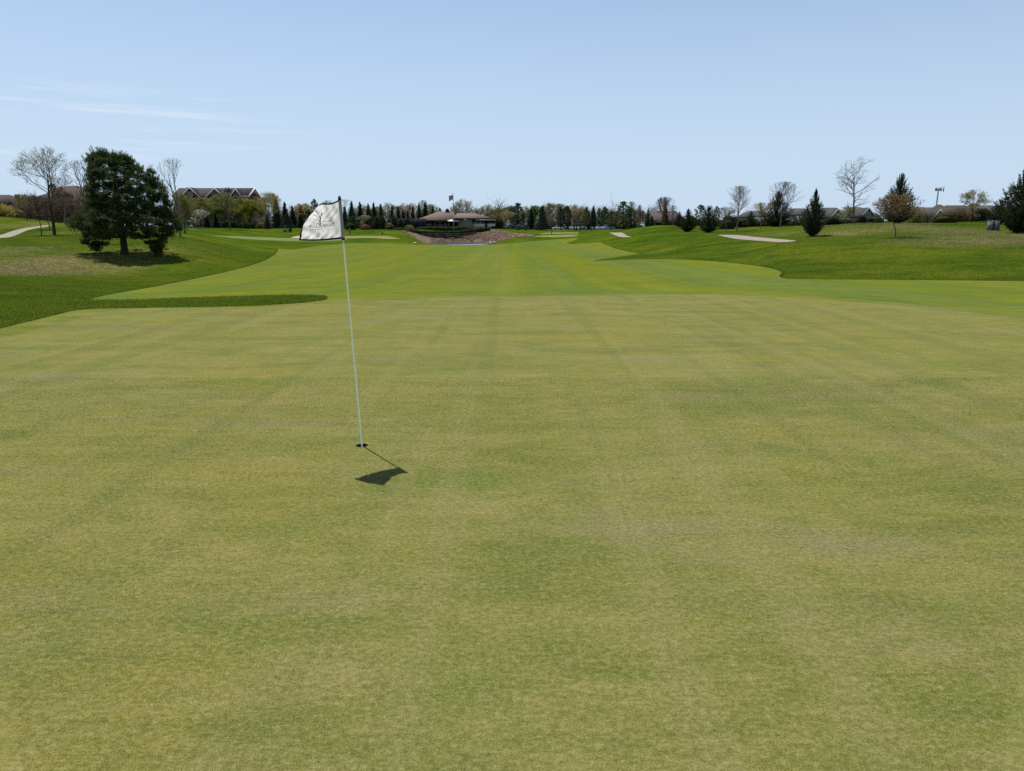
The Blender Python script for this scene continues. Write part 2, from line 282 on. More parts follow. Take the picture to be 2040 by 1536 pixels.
# ------------------------------------------------------------------ mesh helpers
class Geo:
    def __init__(s): s.v = []; s.f = []; s.n = 0
    def add(s, V, F):
        V = np.asarray(V, np.float32).reshape(-1, 3)
        if len(V) == 0: return s
        s.v.append(V)
        if isinstance(F, list) and isinstance(F[0], tuple):
            F = [np.array([f for f in F if len(f) == k]) for k in sorted({len(f) for f in F})]
        for f in (F if isinstance(F, list) else [F]):
            s.f.append(np.asarray(f, np.int32) + s.n)
        s.n += len(V); return s
    def mesh(s, name, smooth=False):
        V = np.concatenate(s.v) if s.v else np.zeros((0, 3), np.float32)
        me = bpy.data.meshes.new(name); me.vertices.add(len(V)); me.vertices.foreach_set('co', V.ravel())
        idx = np.concatenate([f.ravel() for f in s.f]); tot = np.concatenate([np.full(len(f), f.shape[1], np.int32) for f in s.f])
        me.loops.add(len(idx)); me.loops.foreach_set('vertex_index', idx); me.polygons.add(len(tot))
        me.polygons.foreach_set('loop_start', np.r_[0, np.cumsum(tot)[:-1]].astype(np.int32)); me.polygons.foreach_set('loop_total', tot)
        if smooth: me.polygons.foreach_set('use_smooth', np.ones(len(tot), bool))
        me.update(calc_edges=True); return me
    def box(s, x0, x1, y0, y1, z0, z1):
        v = [(x, y, z) for z in (z0, z1) for y in (y0, y1) for x in (x0, x1)]
        return s.add(v, [(0, 2, 3, 1), (4, 5, 7, 6), (0, 1, 5, 4), (2, 6, 7, 3), (0, 4, 6, 2), (1, 3, 7, 5)])
    def poly(s, pts, faces): 
        for f in faces: s.add([pts[i] for i in f], [tuple(range(len(f)))])
        return s
    def tubes(s, P0, P1, R0, R1, n=4, cap=False):
        P0 = np.asarray(P0, float).reshape(-1, 3); P1 = np.asarray(P1, float).reshape(-1, 3); m = len(P0)
        if m == 0: return s
        R0 = np.broadcast_to(np.asarray(R0, float), (m,)); R1 = np.broadcast_to(np.asarray(R1, float), (m,))
        d = P1 - P0; d = d / (np.linalg.norm(d, axis=1, keepdims=True) + 1e-9)
        ref = np.where(np.abs(d[:, 2:3]) > 0.9, np.array([[1., 0, 0]]), np.array([[0., 0, 1]]))
        a = np.cross(d, ref); a /= np.linalg.norm(a, axis=1, keepdims=True) + 1e-9; b = np.cross(d, a)
        th = np.arange(n) * 2 * math.pi / n
        ring = a[:, None] * np.cos(th)[None, :, None] + b[:, None] * np.sin(th)[None, :, None]
        V = np.concatenate([P0[:, None] + ring * R0[:, None, None], P1[:, None] + ring * R1[:, None, None]], 1).reshape(-1, 3)
        i = np.arange(n); q = np.c_[i, (i + 1) % n, n + (i + 1) % n, n + i]
        F = (q[None] + (np.arange(m) * 2 * n)[:, None, None]).reshape(-1, 4); fs = [F]
        if cap:
            fs.append((np.arange(n)[None, ::-1] + (np.arange(m) * 2 * n)[:, None]).reshape(-1, n)); fs.append((np.arange(n)[None] + n + (np.arange(m) * 2 * n)[:, None]).reshape(-1, n))
        return s.add(V, fs)
    def blades(s, C0, D, length, width, rng):
        """thin triangles from C0 along unit D"""
        C0 = np.asarray(C0, float); m = len(C0); D = D / (np.linalg.norm(D, axis=1, keepdims=True) + 1e-9)
        r = rng.normal(size=(m, 3)); a = np.cross(D, r); a /= np.linalg.norm(a, axis=1, keepdims=True) + 1e-9
        ln = np.broadcast_to(np.asarray(length, float), (m,))[:, None]; wd = np.broadcast_to(np.asarray(width, float), (m,))[:, None]
        V = np.stack([C0 - a * wd * .5, C0 + a * wd * .5, C0 + D * ln], 1).reshape(-1, 3)
        return s.add(V, np.arange(3 * m).reshape(-1, 3))
    def leaves(s, C0, size, rng, flat=0.0, aspect=0.6):
        """small rhombic leaves with random tilt"""
        C0 = np.asarray(C0, float); m = len(C0)
        n = rng.normal(size=(m, 3)); n[:, 2] += flat * np.sign(rng.random(m) - 0.2); n /= np.linalg.norm(n, axis=1, keepdims=True)
        a = np.cross(n, rng.normal(size=(m, 3))); a /= np.linalg.norm(a, axis=1, keepdims=True) + 1e-9; b = np.cross(n, a)
        sz = np.broadcast_to(np.asarray(size, float), (m,))[:, None] * rng.uniform(0.6, 1.3, (m, 1))
        V = np.stack([C0 - a * sz, C0 - b * sz * aspect, C0 + a * sz, C0 + b * sz * aspect], 1).reshape(-1, 3)
        return s.add(V, np.arange(4 * m).reshape(-1, 4))
    def blob(s, c, r, rng, nu=12, nv=8, jit=0.12):
        V = []; F = []
        for j in range(nv + 1):
            t = math.pi * j / nv
            for i in range(nu):
                p = 2 * math.pi * i / nu; k = 1 + rng.uniform(-jit, jit)
                V.append((c[0] + r[0] * math.sin(t) * math.cos(p) * k, c[1] + r[1] * math.sin(t) * math.sin(p) * k, c[2] + r[2] * math.cos(t) * k))
        for j in range(nv):
            for i in range(nu): F.append((j * nu + i, (j + 1) * nu + i, (j + 1) * nu + (i + 1) % nu, j * nu + (i + 1) % nu))
        return s.add(V, F)
def setmat(o, m):
    if len(o.data.materials) == 0: o.data.materials.append(m)
    else:
        o.material_slots[0].link = 'OBJECT'; o.material_slots[0].material = m
def obj(name, geo, mat, parent=None, smooth=False):
    me = geo if isinstance(geo, bpy.types.Mesh) else geo.mesh(name, smooth)
    o = bpy.data.objects.new(name, me); COL.objects.link(o)
    if parent is not None: o.parent = parent
    setmat(o, mat); return o
def tag(o, label, cat, group=None):
    o['label'] = label; o['category'] = cat
    if group: o['group'] = group
    return o
def struct(o, kind='structure'): o['kind'] = kind; return o
def thing(name, label, cat, loc=(0, 0, 0), rotz=0.0, group=None, scale=None):
    o = bpy.data.objects.new(name, None); COL.objects.link(o); o.location = [float(q) for q in loc]; o.rotation_euler = (0, 0, rotz); o.empty_display_size = 0.3
    if scale: o.scale = scale
    return tag(o, label, cat, group)
def copy_tree(o, parent=None):
    c = o.copy(); COL.objects.link(c); c.parent = parent
    for ch in list(o.children): copy_tree(ch, c)
    return c

# ------------------------------------------------------------------ ground zones
fair_px = [(0, 655), (60, 640), (110, 628), (150, 618.5), (200, 615), (300, 613.2), (420, 611.5), (520, 608.5), (600, 603.5), (640, 599), (652, 595.5), (645, 592),
    (600, 588.8), (550, 588.6), (450, 592), (380, 594), (300, 597), (200, 598.6), (178, 597.5), (200, 590.5), (240, 583), (300, 572.5), (400, 553), (470, 537), (520, 522), (545, 509),
    (553, 500), (553.5, 495.3), (583, 497), (610, 493.5), (640, 489), (700, 484.8), (760, 484.2), (800, 486), (840, 487.6), (900, 488.0), (960, 487.7), (990, 486.8), (1050, 481.5),
    (1110, 476.8), (1145, 474.3), (1153, 474.6), (1146, 478), (1128, 484.5), (1135, 486), (1165, 485), (1196, 482.5), (1205, 487), (1230, 496), (1278, 506), (1240, 511), (1183, 520),
    (1230, 517.8), (1330, 516), (1400, 519), (1470, 525), (1530, 533), (1555, 541), (1557, 546), (1553, 551.5), (1570, 555), (1650, 556.5), (1800, 557.5), (2040, 560)]
fp = [ground_hit(*p) for p in smooth_px(fair_px, False, 4, corner=(27, 41, 43, 46, 49, 51))]
rt = fp[-1]; fp += [rt + np.array([q, q * 0.05]) for q in (3, 8, 14)] + [np.array([40, 20]), np.array([34, -8]), np.array([0, -14]), np.array([-16, -6]), np.array([-15, 4]), np.array([-12.5, 9])]
POLY = {}
POLY['fairway'] = np.array(fp)
green_px = [(0, 675), (60, 660), (120, 643), (180, 627), (230, 618), (300, 615.5), (420, 614), (520, 611.5), (600, 607.5), (700, 601), (850, 595), (1020, 591.5), (1250, 588.5), (1400, 587.5), (1520, 590), (1640, 597), (1760, 606), (1900, 619), (2040, 634)]
gp_ = [ground_hit(*p) for p in smooth_px(green_px, False, 4)]
gp_ += [np.array(q) for q in ((14, 13), (17, 8), (17.5, 2), (14, -5), (0, -9), (-10, -6), (-12.5, 1), (-12, 7), (-11, 10.5))]
POLY['putting_green'] = np.array(gp_)
_t = np.roll(POLY['putting_green'], -1, 0) - np.roll(POLY['putting_green'], 1, 0); _n = np.c_[_t[:, 1], -_t[:, 0]]; _n /= np.linalg.norm(_n, axis=1, keepdims=True)
_c = POLY['putting_green'].mean(0); _n *= np.sign(((POLY['putting_green'] - _c) * _n).sum(1))[:, None]
POLY['collar'] = POLY['putting_green'] + _n * 0.95
POLY['pond'] = np.array([(POND[0] + POND[2] * math.cos(t) * (1 + .06 * math.sin(3 * t)), POND[1] + POND[3] * math.sin(t) * (1 + .05 * math.cos(2 * t))) for t in np.linspace(0, 2 * math.pi, 60, endpoint=False)])
POLY['cart_path'] = px_poly([(-120, 490), (0, 468.3), (22, 461), (45, 455), (70, 451.3), (98, 448.2), (98, 450.6), (76, 454), (54, 459), (38, 466), (20, 472.3), (0, 474.2), (-120, 502)], 3)
POLY['cart_path_r'] = px_poly([(1430, 468.2), (1452, 467.8), (1475, 468.8), (1515, 473), (1588, 479.3), (1574, 481.5), (1556, 482.3), (1510, 479.4), (1462, 475.2)], 3, corner=(0, 4))
POLY['cart_path_m'] = px_poly([(1214, 463.5), (1238, 463.2), (1243, 465.5), (1249, 469.5), (1259, 472), (1240, 472.4), (1229, 470)], 3, corner=(0, 4))
POLY['bunker'] = px_poly([(580, 473.8), (588, 470.8), (600, 469.5), (640, 469.2), (668, 470), (674, 473), (640, 474)], 3)
POLY['distant_green'] = px_poly([(676, 472.5), (690, 470.3), (745, 469.9), (772, 470.3), (786, 473.2), (797, 475.3), (772, 476.2), (748, 474.5), (720, 474.0), (690, 475.2), (678, 475)], 3)
POLY['distant_fairway'] = px_poly([(424, 469.6), (470, 470.4), (520, 472.4), (580, 474.6), (640, 475), (688, 476), (690, 478), (650, 480.6), (590, 480.4), (530, 478.4), (480, 475.2), (440, 471.5)], 3)
POLY['tee_ground'] = px_poly([(1062, 471.2), (1080, 469.2), (1100, 468.3), (1150, 467.3), (1152, 468.6), (1140, 471), (1100, 472.2)], 3)
POLY['tee_ground_b'] = px_poly([(1075, 464.6), (1100, 463.3), (1152, 463.2), (1154, 465), (1100, 465.9), (1080, 466.2)], 3)
POLY['rock_bank'] = px_poly([(801, 457.6), (815, 460.5), (832, 465), (850, 469), (870, 472.8), (893, 473.6), (915, 471.2), (938, 465.5), (960, 459.8), (985, 458.2), (1000, 460), (1022, 464.5), (1064, 468.4), (1060, 471), (1030, 473), (1003, 478), (984, 483.2), (955, 483.2), (905, 482.7), (868, 483.2), (842, 484.6), (836, 480), (822, 472), (806, 463)], 3)
PARK = np.array([(X(1085, 272), 272), (X(1250, 272), 272), (X(1265, 320), 320), (X(1070, 320), 320)])
POLY['car_park'] = PARK
HOLE = plane(721, 887.5)[:2]
POLY['hole'] = np.array([(HOLE[0] + 0.050 * math.cos(t), HOLE[1] + 0.050 * math.sin(t)) for t in np.linspace(0, 2 * math.pi, 28, endpoint=False)])
ORDER = ['hole', 'putting_green', 'pond', 'cart_path', 'cart_path_r', 'cart_path_m', 'bunker', 'distant_green', 'distant_fairway', 'tee_ground', 'tee_ground_b', 'rock_bank', 'car_park', 'fairway', 'collar']
def inside(P, poly):
    x, y = P[:, 0], P[:, 1]; r = np.zeros(len(P), bool)
    lo, hi = poly.min(0), poly.max(0); cand = np.where((x >= lo[0]) & (x <= hi[0]) & (y >= lo[1]) & (y <= hi[1]))[0]
    if len(cand) == 0: return r
    xc, yc = x[cand], y[cand]; q = np.zeros(len(cand), bool); a = poly; b = np.roll(poly, -1, 0)
    for (x1, y1), (x2, y2) in zip(a, b):
        if y1 == y2: continue
        q ^= ((y1 > yc) != (y2 > yc)) & (xc < (x2 - x1) * (yc - y1) / (y2 - y1) + x1)
    r[cand] = q; return r
def zone(P):
    z = np.full(len(P), -1)
    for i in range(len(ORDER) - 2, -1, -1): z[inside(P, POLY[ORDER[i]])] = i
    z[(z == len(ORDER) - 2) & inside(P, POLY['collar'])] = len(ORDER) - 1
    return z
verts = []; edges = []
for k in ORDER:
    P = POLY[k]; n0 = len(verts); verts += [(float(a), float(b)) for a, b in P]; edges += [(n0 + i, n0 + (i + 1) % len(P)) for i in range(len(P))]
rs = np.random.default_rng(5)
grid = []
for Y in np.arange(-14, 8, 1.6):
    for x in np.arange(-44, 44.1, 2.2): grid.append((x, Y))
Y = 8.0; row = 0
while Y < 330:
    for a in np.arange(-1.30, 1.301, 0.024): grid.append(((a + (row % 2) * 0.012) * Y + rs.normal() * .002 * Y, Y + rs.normal() * .003 * Y))
    Y *= 1.03; row += 1
for Y in (350, 420, 520, 700, 1000, 1600, 2600, 4500):
    for a in np.linspace(-2.2, 2.2, 34): grid.append((a * Y, Y))
for q in ((-9900, 4500), (9900, 4500), (-300, -300), (300, -300), (0, -300), (-200, 0), (200, 0), (-900, 300), (900, 300), (-120, -60), (120, -60)): grid.append(q)
verts += [(float(a), float(b)) for a, b in grid]
cv, ce, cf, *_ = geometry.delaunay_2d_cdt([Vector(v) for v in verts], edges, [], 0, 1e-4, False)
CV = np.array([(v.x, v.y) for v in cv]); CF = np.array([tuple(f) for f in cf if len(f) == 3])
cz = H(CV[:, 0], CV[:, 1])
zn = zone(CV[CF].mean(1))
def dryness(x, y):
    d = np.zeros(len(x))
    def blob(px, py, rx, ry, k):
        c = ground_hit(px, py); e = ground_hit(px, py - ry); ryw = max(np.hypot(*(e - c)), 1.0); rxw = rx / FPX * c[1]
        nonlocal d; d = np.maximum(d, k * np.exp(-(((x - c[0]) / rxw) ** 2 + ((y - c[1]) / ryw) ** 2) * 1.1))
    for q in ((20, 535, 100, 28, 1.0), (90, 520, 70, 16, 1.0), (-60, 540, 90, 40, 1.0), (150, 512, 24, 5, .7), (20, 500, 60, 10, .6), (1700, 462, 70, 8, .75), (1670, 466, 30, 4, 1.0), (1850, 455, 110, 8, .6), (1960, 480, 110, 9, .9), (2060, 470, 60, 12, .9),
              (1840, 484, 60, 5, .55), (1560, 466, 60, 5, .35), (60, 447, 50, 8, .35), (150, 462, 40, 5, .5), (300, 516, 60, 6, .3)): blob(*q)
    return d
flatten = {'pond': PONDZ}
GNAMES = {-1: ('rough', M_ROUGH), 1: ('putting_green', M_GREEN), 2: ('pond', M_WATER), 3: ('cart_path', M_PATH), 4: ('cart_path', M_PATH), 5: ('cart_path', M_PATH), 6: ('sand_bunker', M_SAND),
    7: ('distant_green', M_FGREEN), 8: ('distant_fairway', M_FFAIR), 9: ('tee_ground', M_FGREEN), 10: ('tee_ground', M_FGREEN), 11: ('rock_bank', None), 12: ('car_park', M_ASPH), 13: ('fairway', M_FAIR), 14: ('green_collar', M_COLLAR)}
def bankmat():
    b = NB('bank_soil'); n = b.noise(b.pos(), 1.4, 5, 0.7); b.base(b.ramp(n, [(0.35, (0.06, 0.045, 0.03)), (0.5, (0.17, 0.115, 0.085)), (0.65, (0.16, 0.15, 0.06))]), 0.95, 0.1); b.bump(n, 0.8, 0.3); return b.m
M_BANK = bankmat()
for zi, (nm, mt) in GNAMES.items():
    F = CF[zn == zi]
    if len(F) == 0: continue
    u, inv = np.unique(F, return_inverse=True)
    V = np.c_[CV[u], cz[u]]
    if nm == 'pond': V[:, 2] = PONDZ
    F2 = inv.reshape(-1, 3)
    a, b_, c_ = V[F2[:, 0]], V[F2[:, 1]], V[F2[:, 2]]; flip = np.cross(b_ - a, c_ - a)[:, 2] < 0; F2[flip] = F2[flip][:, ::-1]
    g = Geo(); g.add(V, F2); o = obj(nm, g, mt or M_BANK, None, True); struct(o)
    if nm == 'rough':
        at_ = o.data.attributes.new('dry', 'FLOAT', 'POINT'); at_.data.foreach_set('value', dryness(V[:, 0], V[:, 1]).astype(np.float32))
# bed under the pond
g = Geo(); n_ = 40; th = np.linspace(0, 2 * math.pi, n_, endpoint=False)
V = np.r_[np.c_[POND[0] + np.cos(th) * POND[2] * 1.2, POND[1] + np.sin(th) * POND[3] * 1.2, np.full(n_, PONDZ - .9)]]
g.add(V, [tuple(range(n_))]); struct(obj('pond_bed', g, M_BANK))

# ------------------------------------------------------------------ grass blades of the rough (uncountable)
rng = np.random.default_rng(11)
M_BLADE = foliage('rough_blades', (0.052, 0.098, 0.010), (0.185, 0.215, 0.035), 0.5, 0.6, (0.19, 0.25, 0.02), True)
M_DRY = foliage('dry_blades', (0.14, 0.12, 0.035), (0.38, 0.32, 0.17), 0.45, 0.7)
def scatter(n, amin, amax, y0, y1):
    a = rng.uniform(amin, amax, n); y = np.exp(rng.uniform(math.log(y0), math.log(y1), n)); return np.c_[a * y, y]
P = np.r_[scatter(430000, -0.78, 0.80, 12.5, 40), scatter(430000, -0.78, 0.80, 40, 105)]; zz = zone(P); P = P[zz == -1]; dr = dryness(P[:, 0], P[:, 1]); dry = rng.random(len(P)) < dr * 0.75
for nm, m_, sel, hh in (('rough_grass', M_BLADE, ~dry, (0.03, 0.06)), ('dry_tall_grass', M_DRY, dry, (0.06, 0.17))):
    Q = P[sel]; n = len(Q); D = rng.normal(size=(n, 3)) * 0.45; D[:, 2] = 1.0; D[:, 0] -= 0.15
    ln = rng.uniform(*hh, n); wd = 0.004 + 0.00055 * Q[:, 1] * rng.uniform(0.6, 1.4, n)
    g = Geo(); g.blades(np.c_[Q, H(Q[:, 0], Q[:, 1]) - 0.008], D, ln, wd, rng)
    o = obj(nm, g, m_); struct(o, 'stuff'); tag(o, 'short dark green blades of the mown rough' if nm == 'rough_grass' else 'pale straw-coloured tall grass on the mounds', 'grass')
P = scatter(430000, -0.80, 0.80, 2.15, 9.0); P = P[zone(P) == 1]; n = len(P); D = rng.normal(size=(n, 3)) * 0.55; D[:, 2] = 0.75; D[:, 1] -= 0.15
g = Geo(); g.blades(np.c_[P, np.full(n, -0.0008)], D, rng.uniform(.003, .0065, n) * (0.7 + 0.1 * P[:, 1]), rng.uniform(.0012, .0022, n) * (0.5 + 0.25 * P[:, 1]), rng)
o = obj('putting_green_blades', g, M_GREEN); struct(o, 'stuff'); tag(o, 'closely mown blades of the near putting green', 'grass')
bp = POLY['fairway'][:len(POLY['fairway']) - 9]; Q = []
for a, b in zip(bp[:-1], bp[1:]):
    ln = np.hypot(*(b - a)); ym = (a[1] + b[1]) / 2
    if ym > 120 or ln < 1e-3: continue
    k = int(ln * min(520, 9000 / ym)); t = rng.random((k, 1)); Q.append(a + (b - a) * t + rng.normal(size=(k, 2)) * 0.09)
Q = np.concatenate(Q); Q = Q[zone(Q) == -1]; n = len(Q); D = rng.normal(size=(n, 3)) * .4; D[:, 2] = 1; g = Geo(); g.blades(np.c_[Q, H(Q[:, 0], Q[:, 1]) - .005], D, rng.uniform(.04, .10, n), .004 + .0005 * Q[:, 1], rng)
o = obj('border_grass', g, M_BLADE); struct(o, 'stuff'); tag(o, 'ragged longer grass along the edge of the rough', 'grass')
# rip-rap stones on the bank by the pond (thousands, 1-2 px each)
def stone_bank():
    lo, hi = POLY['rock_bank'].min(0), POLY['rock_bank'].max(0); Q = rng.uniform(lo, hi, (15000, 2)); Q = Q[inside(Q, POLY['rock_bank'])]
    keep = rng.random(len(Q)) < np.where(Q[:, 0] > X(975, 225), 0.75, 0.95); Q = Q[keep]; n = len(Q); z = H(Q[:, 0], Q[:, 1])
    base = np.array([(1, 0, 0), (0, 1, 0), (-1, 0, 0), (0, -1, 0), (0, 0, 1), (0, 0, -1)], float)
    fc = np.array([(0, 1, 4), (1, 2, 4), (2, 3, 4), (3, 0, 4), (1, 0, 5), (2, 1, 5), (3, 2, 5), (0, 3, 5)])
    r = rng.uniform(0.09, 0.25, (n, 1, 1)); sc = rng.uniform(0.6, 1.2, (n, 6, 1)); ang = rng.uniform(0, 6.28, n); ca, sa = np.cos(ang), np.sin(ang)
    B = base[None] * sc * r; B[..., 2] *= 0.7; R = np.stack([B[..., 0] * ca[:, None] - B[..., 1] * sa[:, None], B[..., 0] * sa[:, None] + B[..., 1] * ca[:, None], B[..., 2]], -1)
    V = R + np.c_[Q, z + 0.06][:, None]; g = Geo(); g.add(V.reshape(-1, 3), (fc[None] + (np.arange(n) * 6)[:, None, None]).reshape(-1, 3)); return g
def rockmat():
    b = NB('bank_stone'); g_ = b.nd('NewGeometry'); b.base(b.ramp(g_.outputs['Random Per Island'], [(0.0, (0.10, 0.055, 0.035)), (0.45, (0.235, 0.135, 0.092)), (0.85, (0.32, 0.21, 0.15)), (1.0, (0.42, 0.34, 0.27))]), 0.9, 0.2); return b.m
M_ROCK = rockmat()
o = obj('bank_stones', stone_bank(), M_ROCK); struct(o, 'stuff'); tag(o, 'reddish loose stones covering the bank behind the pond', 'stones')

# ------------------------------------------------------------------ tree generators (unit size: height 1, crown width 1)
def unit(v): return v / (np.linalg.norm(v) + 1e-9)
def skeleton(seed, aspect=0.7, levels=4, clear=0.22, spread=0.9, up=0.12, nmain=9, wob=0.16, leader=0.85, seg=0.035, ratio=0.62, density=1.0, trunk_r=0.020):
    """branching skeleton in a height-1 frame; returns segments [p0,p1,r0,r1,level], tips"""
    rg = np.random.default_rng(seed); segs = []; tips = []; zc = (clear * .75 + 1.0) / 2; rz = (1.0 - clear * .75) / 2 * 1.04
    def grow(p, d, ln, r, lev):
        n = max(2, int(ln / seg)); st = ln / n; r_end = r * (0.25 if lev else 0.12)
        for i in range(n):
            d = unit(d + rg.normal(size=3) * wob * (0.22 if lev == 0 else 1) + np.array([0, 0, up * (0.3 if lev == 0 else 1)]))
            q = p + d * st
            if lev and (q[0] ** 2 + q[1] ** 2) / (aspect * .54) ** 2 + ((q[2] - zc) / rz) ** 2 > 1: tips.append((p, d)); return
            ra = r + (r_end - r) * i / n; rb = r + (r_end - r) * (i + 1) / n
            segs.append((p, q, ra, rb, lev)); p = q; f = (i + 1) / n
            if lev < levels - 1:
                if lev == 0:
                    if q[2] < clear: continue
                    k = nmain / max(1, n * (1 - clear)); cnt = int(k) + (rg.random() < k % 1)
                else:
                    k = 0.85 * density * (0.5 if i == 0 else 1); cnt = int(k) + (rg.random() < k % 1)
                for _ in range(cnt):
                    az_ = rg.uniform(0, 2 * math.pi); a = np.cross(d, unit(rg.normal(size=3))); a = unit(a)
                    an = rg.uniform(0.55, 1.0) * spread if lev == 0 else rg.uniform(0.4, 0.95)
                    nd = unit(d * math.cos(an) + a * math.sin(an))
                    if lev == 0:
                        prof = math.sin(math.pi * min(1, max(0.12, (q[2] - clear * 0.6) / (1.05 - clear * 0.6)))) ** 0.7
                        nd = unit(np.array([math.cos(az_) * math.sin(an), math.sin(az_) * math.sin(an), math.cos(an)])); l2 = aspect * 0.58 * prof * rg.uniform(0.7, 1.1) / max(0.5, math.sin(an))
                    else: l2 = ln * ratio * (1 - 0.55 * f) * rg.uniform(0.6, 1.15)
                    if l2 > seg * 0.6: grow(p.copy(), nd, l2, max(rb * rg.uniform(0.5, 0.72), 0.0012), lev + 1)
        tips.append((p, d))
    grow(np.array([0., 0, 0]), np.array([0., 0, 1.]), leader, trunk_r, 0)
    return segs, tips, rg
def normalise(arrs, ztop=None):
    A = np.concatenate([np.asarray(a).reshape(-1, 3) for a in arrs if len(a)])
    h = np.percentile(A[:, 2], 99.9); wx = np.percentile(np.abs(A[:, :2]), 98.5) * 2
    return 1.0 / wx, 1.0 / h
TPL = {}
def bare(key, seed, minr=0.0016, leaf=0, leafsize=0.01, leafjit=0.02, trunk_lv=0, **k):
    segs, tips, rg = skeleton(seed, **k)
    P0 = np.array([s[0] for s in segs]); P1 = np.array([s[1] for s in segs]); R0 = np.array([s[2] for s in segs]); R1 = np.array([s[3] for s in segs]); lv = np.array([s[4] for s in segs])
    sw, sh = normalise([P1]); asp = k.get('aspect', 0.7); sc = np.array([sw * asp, sw * asp, sh]); P0 = P0 * sc; P1 = P1 * sc     # true shape: width = aspect
    g0, g1 = Geo(), Geo(); t = lv <= trunk_lv
    g0.tubes(P0[t], P1[t], np.maximum(R0[t], minr * 1.5), np.maximum(R1[t], minr), 7)
    tr_ = k.get('trunk_r', 0.020); g0.tubes([(0, 0, -0.03)], [(0, 0, 0.012)], [tr_ * 1.5], [tr_ * 1.01], 7)
    for l_, n in ((1, 5), (2, 4), (3, 3), (4, 3), (5, 3)):
        s_ = (lv == l_) & ~t
        if s_.any(): g1.tubes(P0[s_], P1[s_], np.maximum(R0[s_], minr), np.maximum(R1[s_], minr * 0.8), n)
    g2 = None
    if leaf:
        c = P1[lv >= max(1, lv.max() - 1)]; idx = rg.integers(0, len(c), leaf); g2 = Geo(); g2.leaves(c[idx] + rg.normal(size=(leaf, 3)) * leafjit, leafsize, rg, 0.3)
    TPL[key] = dict(aspect=asp, parts=[('trunk', g0.mesh(key + '_trunk', True), 'bark'), ('branches', g1.mesh(key + '_branches'), 'twig')] + ([('crown', g2.mesh(key + '_leaves'), 'leaf')] if g2 else []))
def spruce(key, seed, aspect=0.42, tiers=40, low=0.05, droop=0.35, dens=1.0, power=0.85):
    rg = np.random.default_rng(seed); g0, g1 = Geo(), Geo()
    g0.tubes([(0, 0, -0.03), (0, 0, 0.3)], [(0, 0, 0.3), (0, 0, 0.97)], [0.02, 0.015], [0.015, 0.003], 6)
    C0 = []; D = []; Ln = []; Wd = []; B0 = []; B1 = []; BR = []
    for t in range(tiers):
        z = low + (0.985 - low) * (t / tiers) ** 0.95; R = aspect * 0.5 * (1 - z) ** power * rg.uniform(0.82, 1.12) + 0.008; nb = int((6 + 8 * (1 - z)) * dens)
        for _ in range(nb):
            az_ = rg.uniform(0, 6.283); r = R * rg.uniform(0.7, 1.12); dr = droop * r * rg.uniform(0.4, 1.3); dirv = np.array([math.cos(az_), math.sin(az_)])
            B0.append((0, 0, z + 0.01)); B1.append((*(dirv * r * 0.8), z - dr * 0.6)); BR.append(0.0028)
            m = 9
            for j in range(m):
                f = (j + rg.random()) / m; rr = r * (0.22 + 0.78 * f); s_ = r * 0.20 * (1.25 - 0.75 * f)
                C0.append((dirv[0] * rr + rg.normal() * s_ * 0.5, dirv[1] * rr + rg.normal() * s_ * 0.5, z - dr * f ** 1.3 + rg.normal() * 0.006))
                D.append((dirv[0] * 0.9 + rg.normal() * .5, dirv[1] * 0.9 + rg.normal() * .5, 0.05 + rg.normal() * .45)); Ln.append(0.028 + s_ * 0.75); Wd.append(0.012 + s_ * 0.28)
    g0.tubes(B0, B1, BR, 0.0008, 3)
    m = 60; zt = np.linspace(0.88, 1.0, m); C0 += [(rg.normal() * .004, rg.normal() * .004, z) for z in zt]; D += [(rg.normal() * .6, rg.normal() * .6, 1) for z in zt]; Ln += [0.03] * m; Wd += [0.011] * m
    g1.blades(np.array(C0), np.array(D), np.array(Ln), np.array(Wd), rg)
    k = 9; th = np.arange(k) * 6.283 / k; zz = np.array([low + 0.02, 0.3, 0.6, 0.92]); rr = aspect * 0.5 * (1 - zz) ** power * 0.55
    V = np.concatenate([np.c_[np.cos(th) * r, np.sin(th) * r, np.full(k, z)] for r, z in zip(rr, zz)]); F = [(a * k + i, a * k + (i + 1) % k, (a + 1) * k + (i + 1) % k, (a + 1) * k + i) for a in range(3) for i in range(k)]
    g1.add(V, F)
    TPL[key] = dict(aspect=aspect, parts=[('trunk', g0.mesh(key + '_trunk', True), 'bark'), ('crown', g1.mesh(key + '_needles'), 'leaf')])
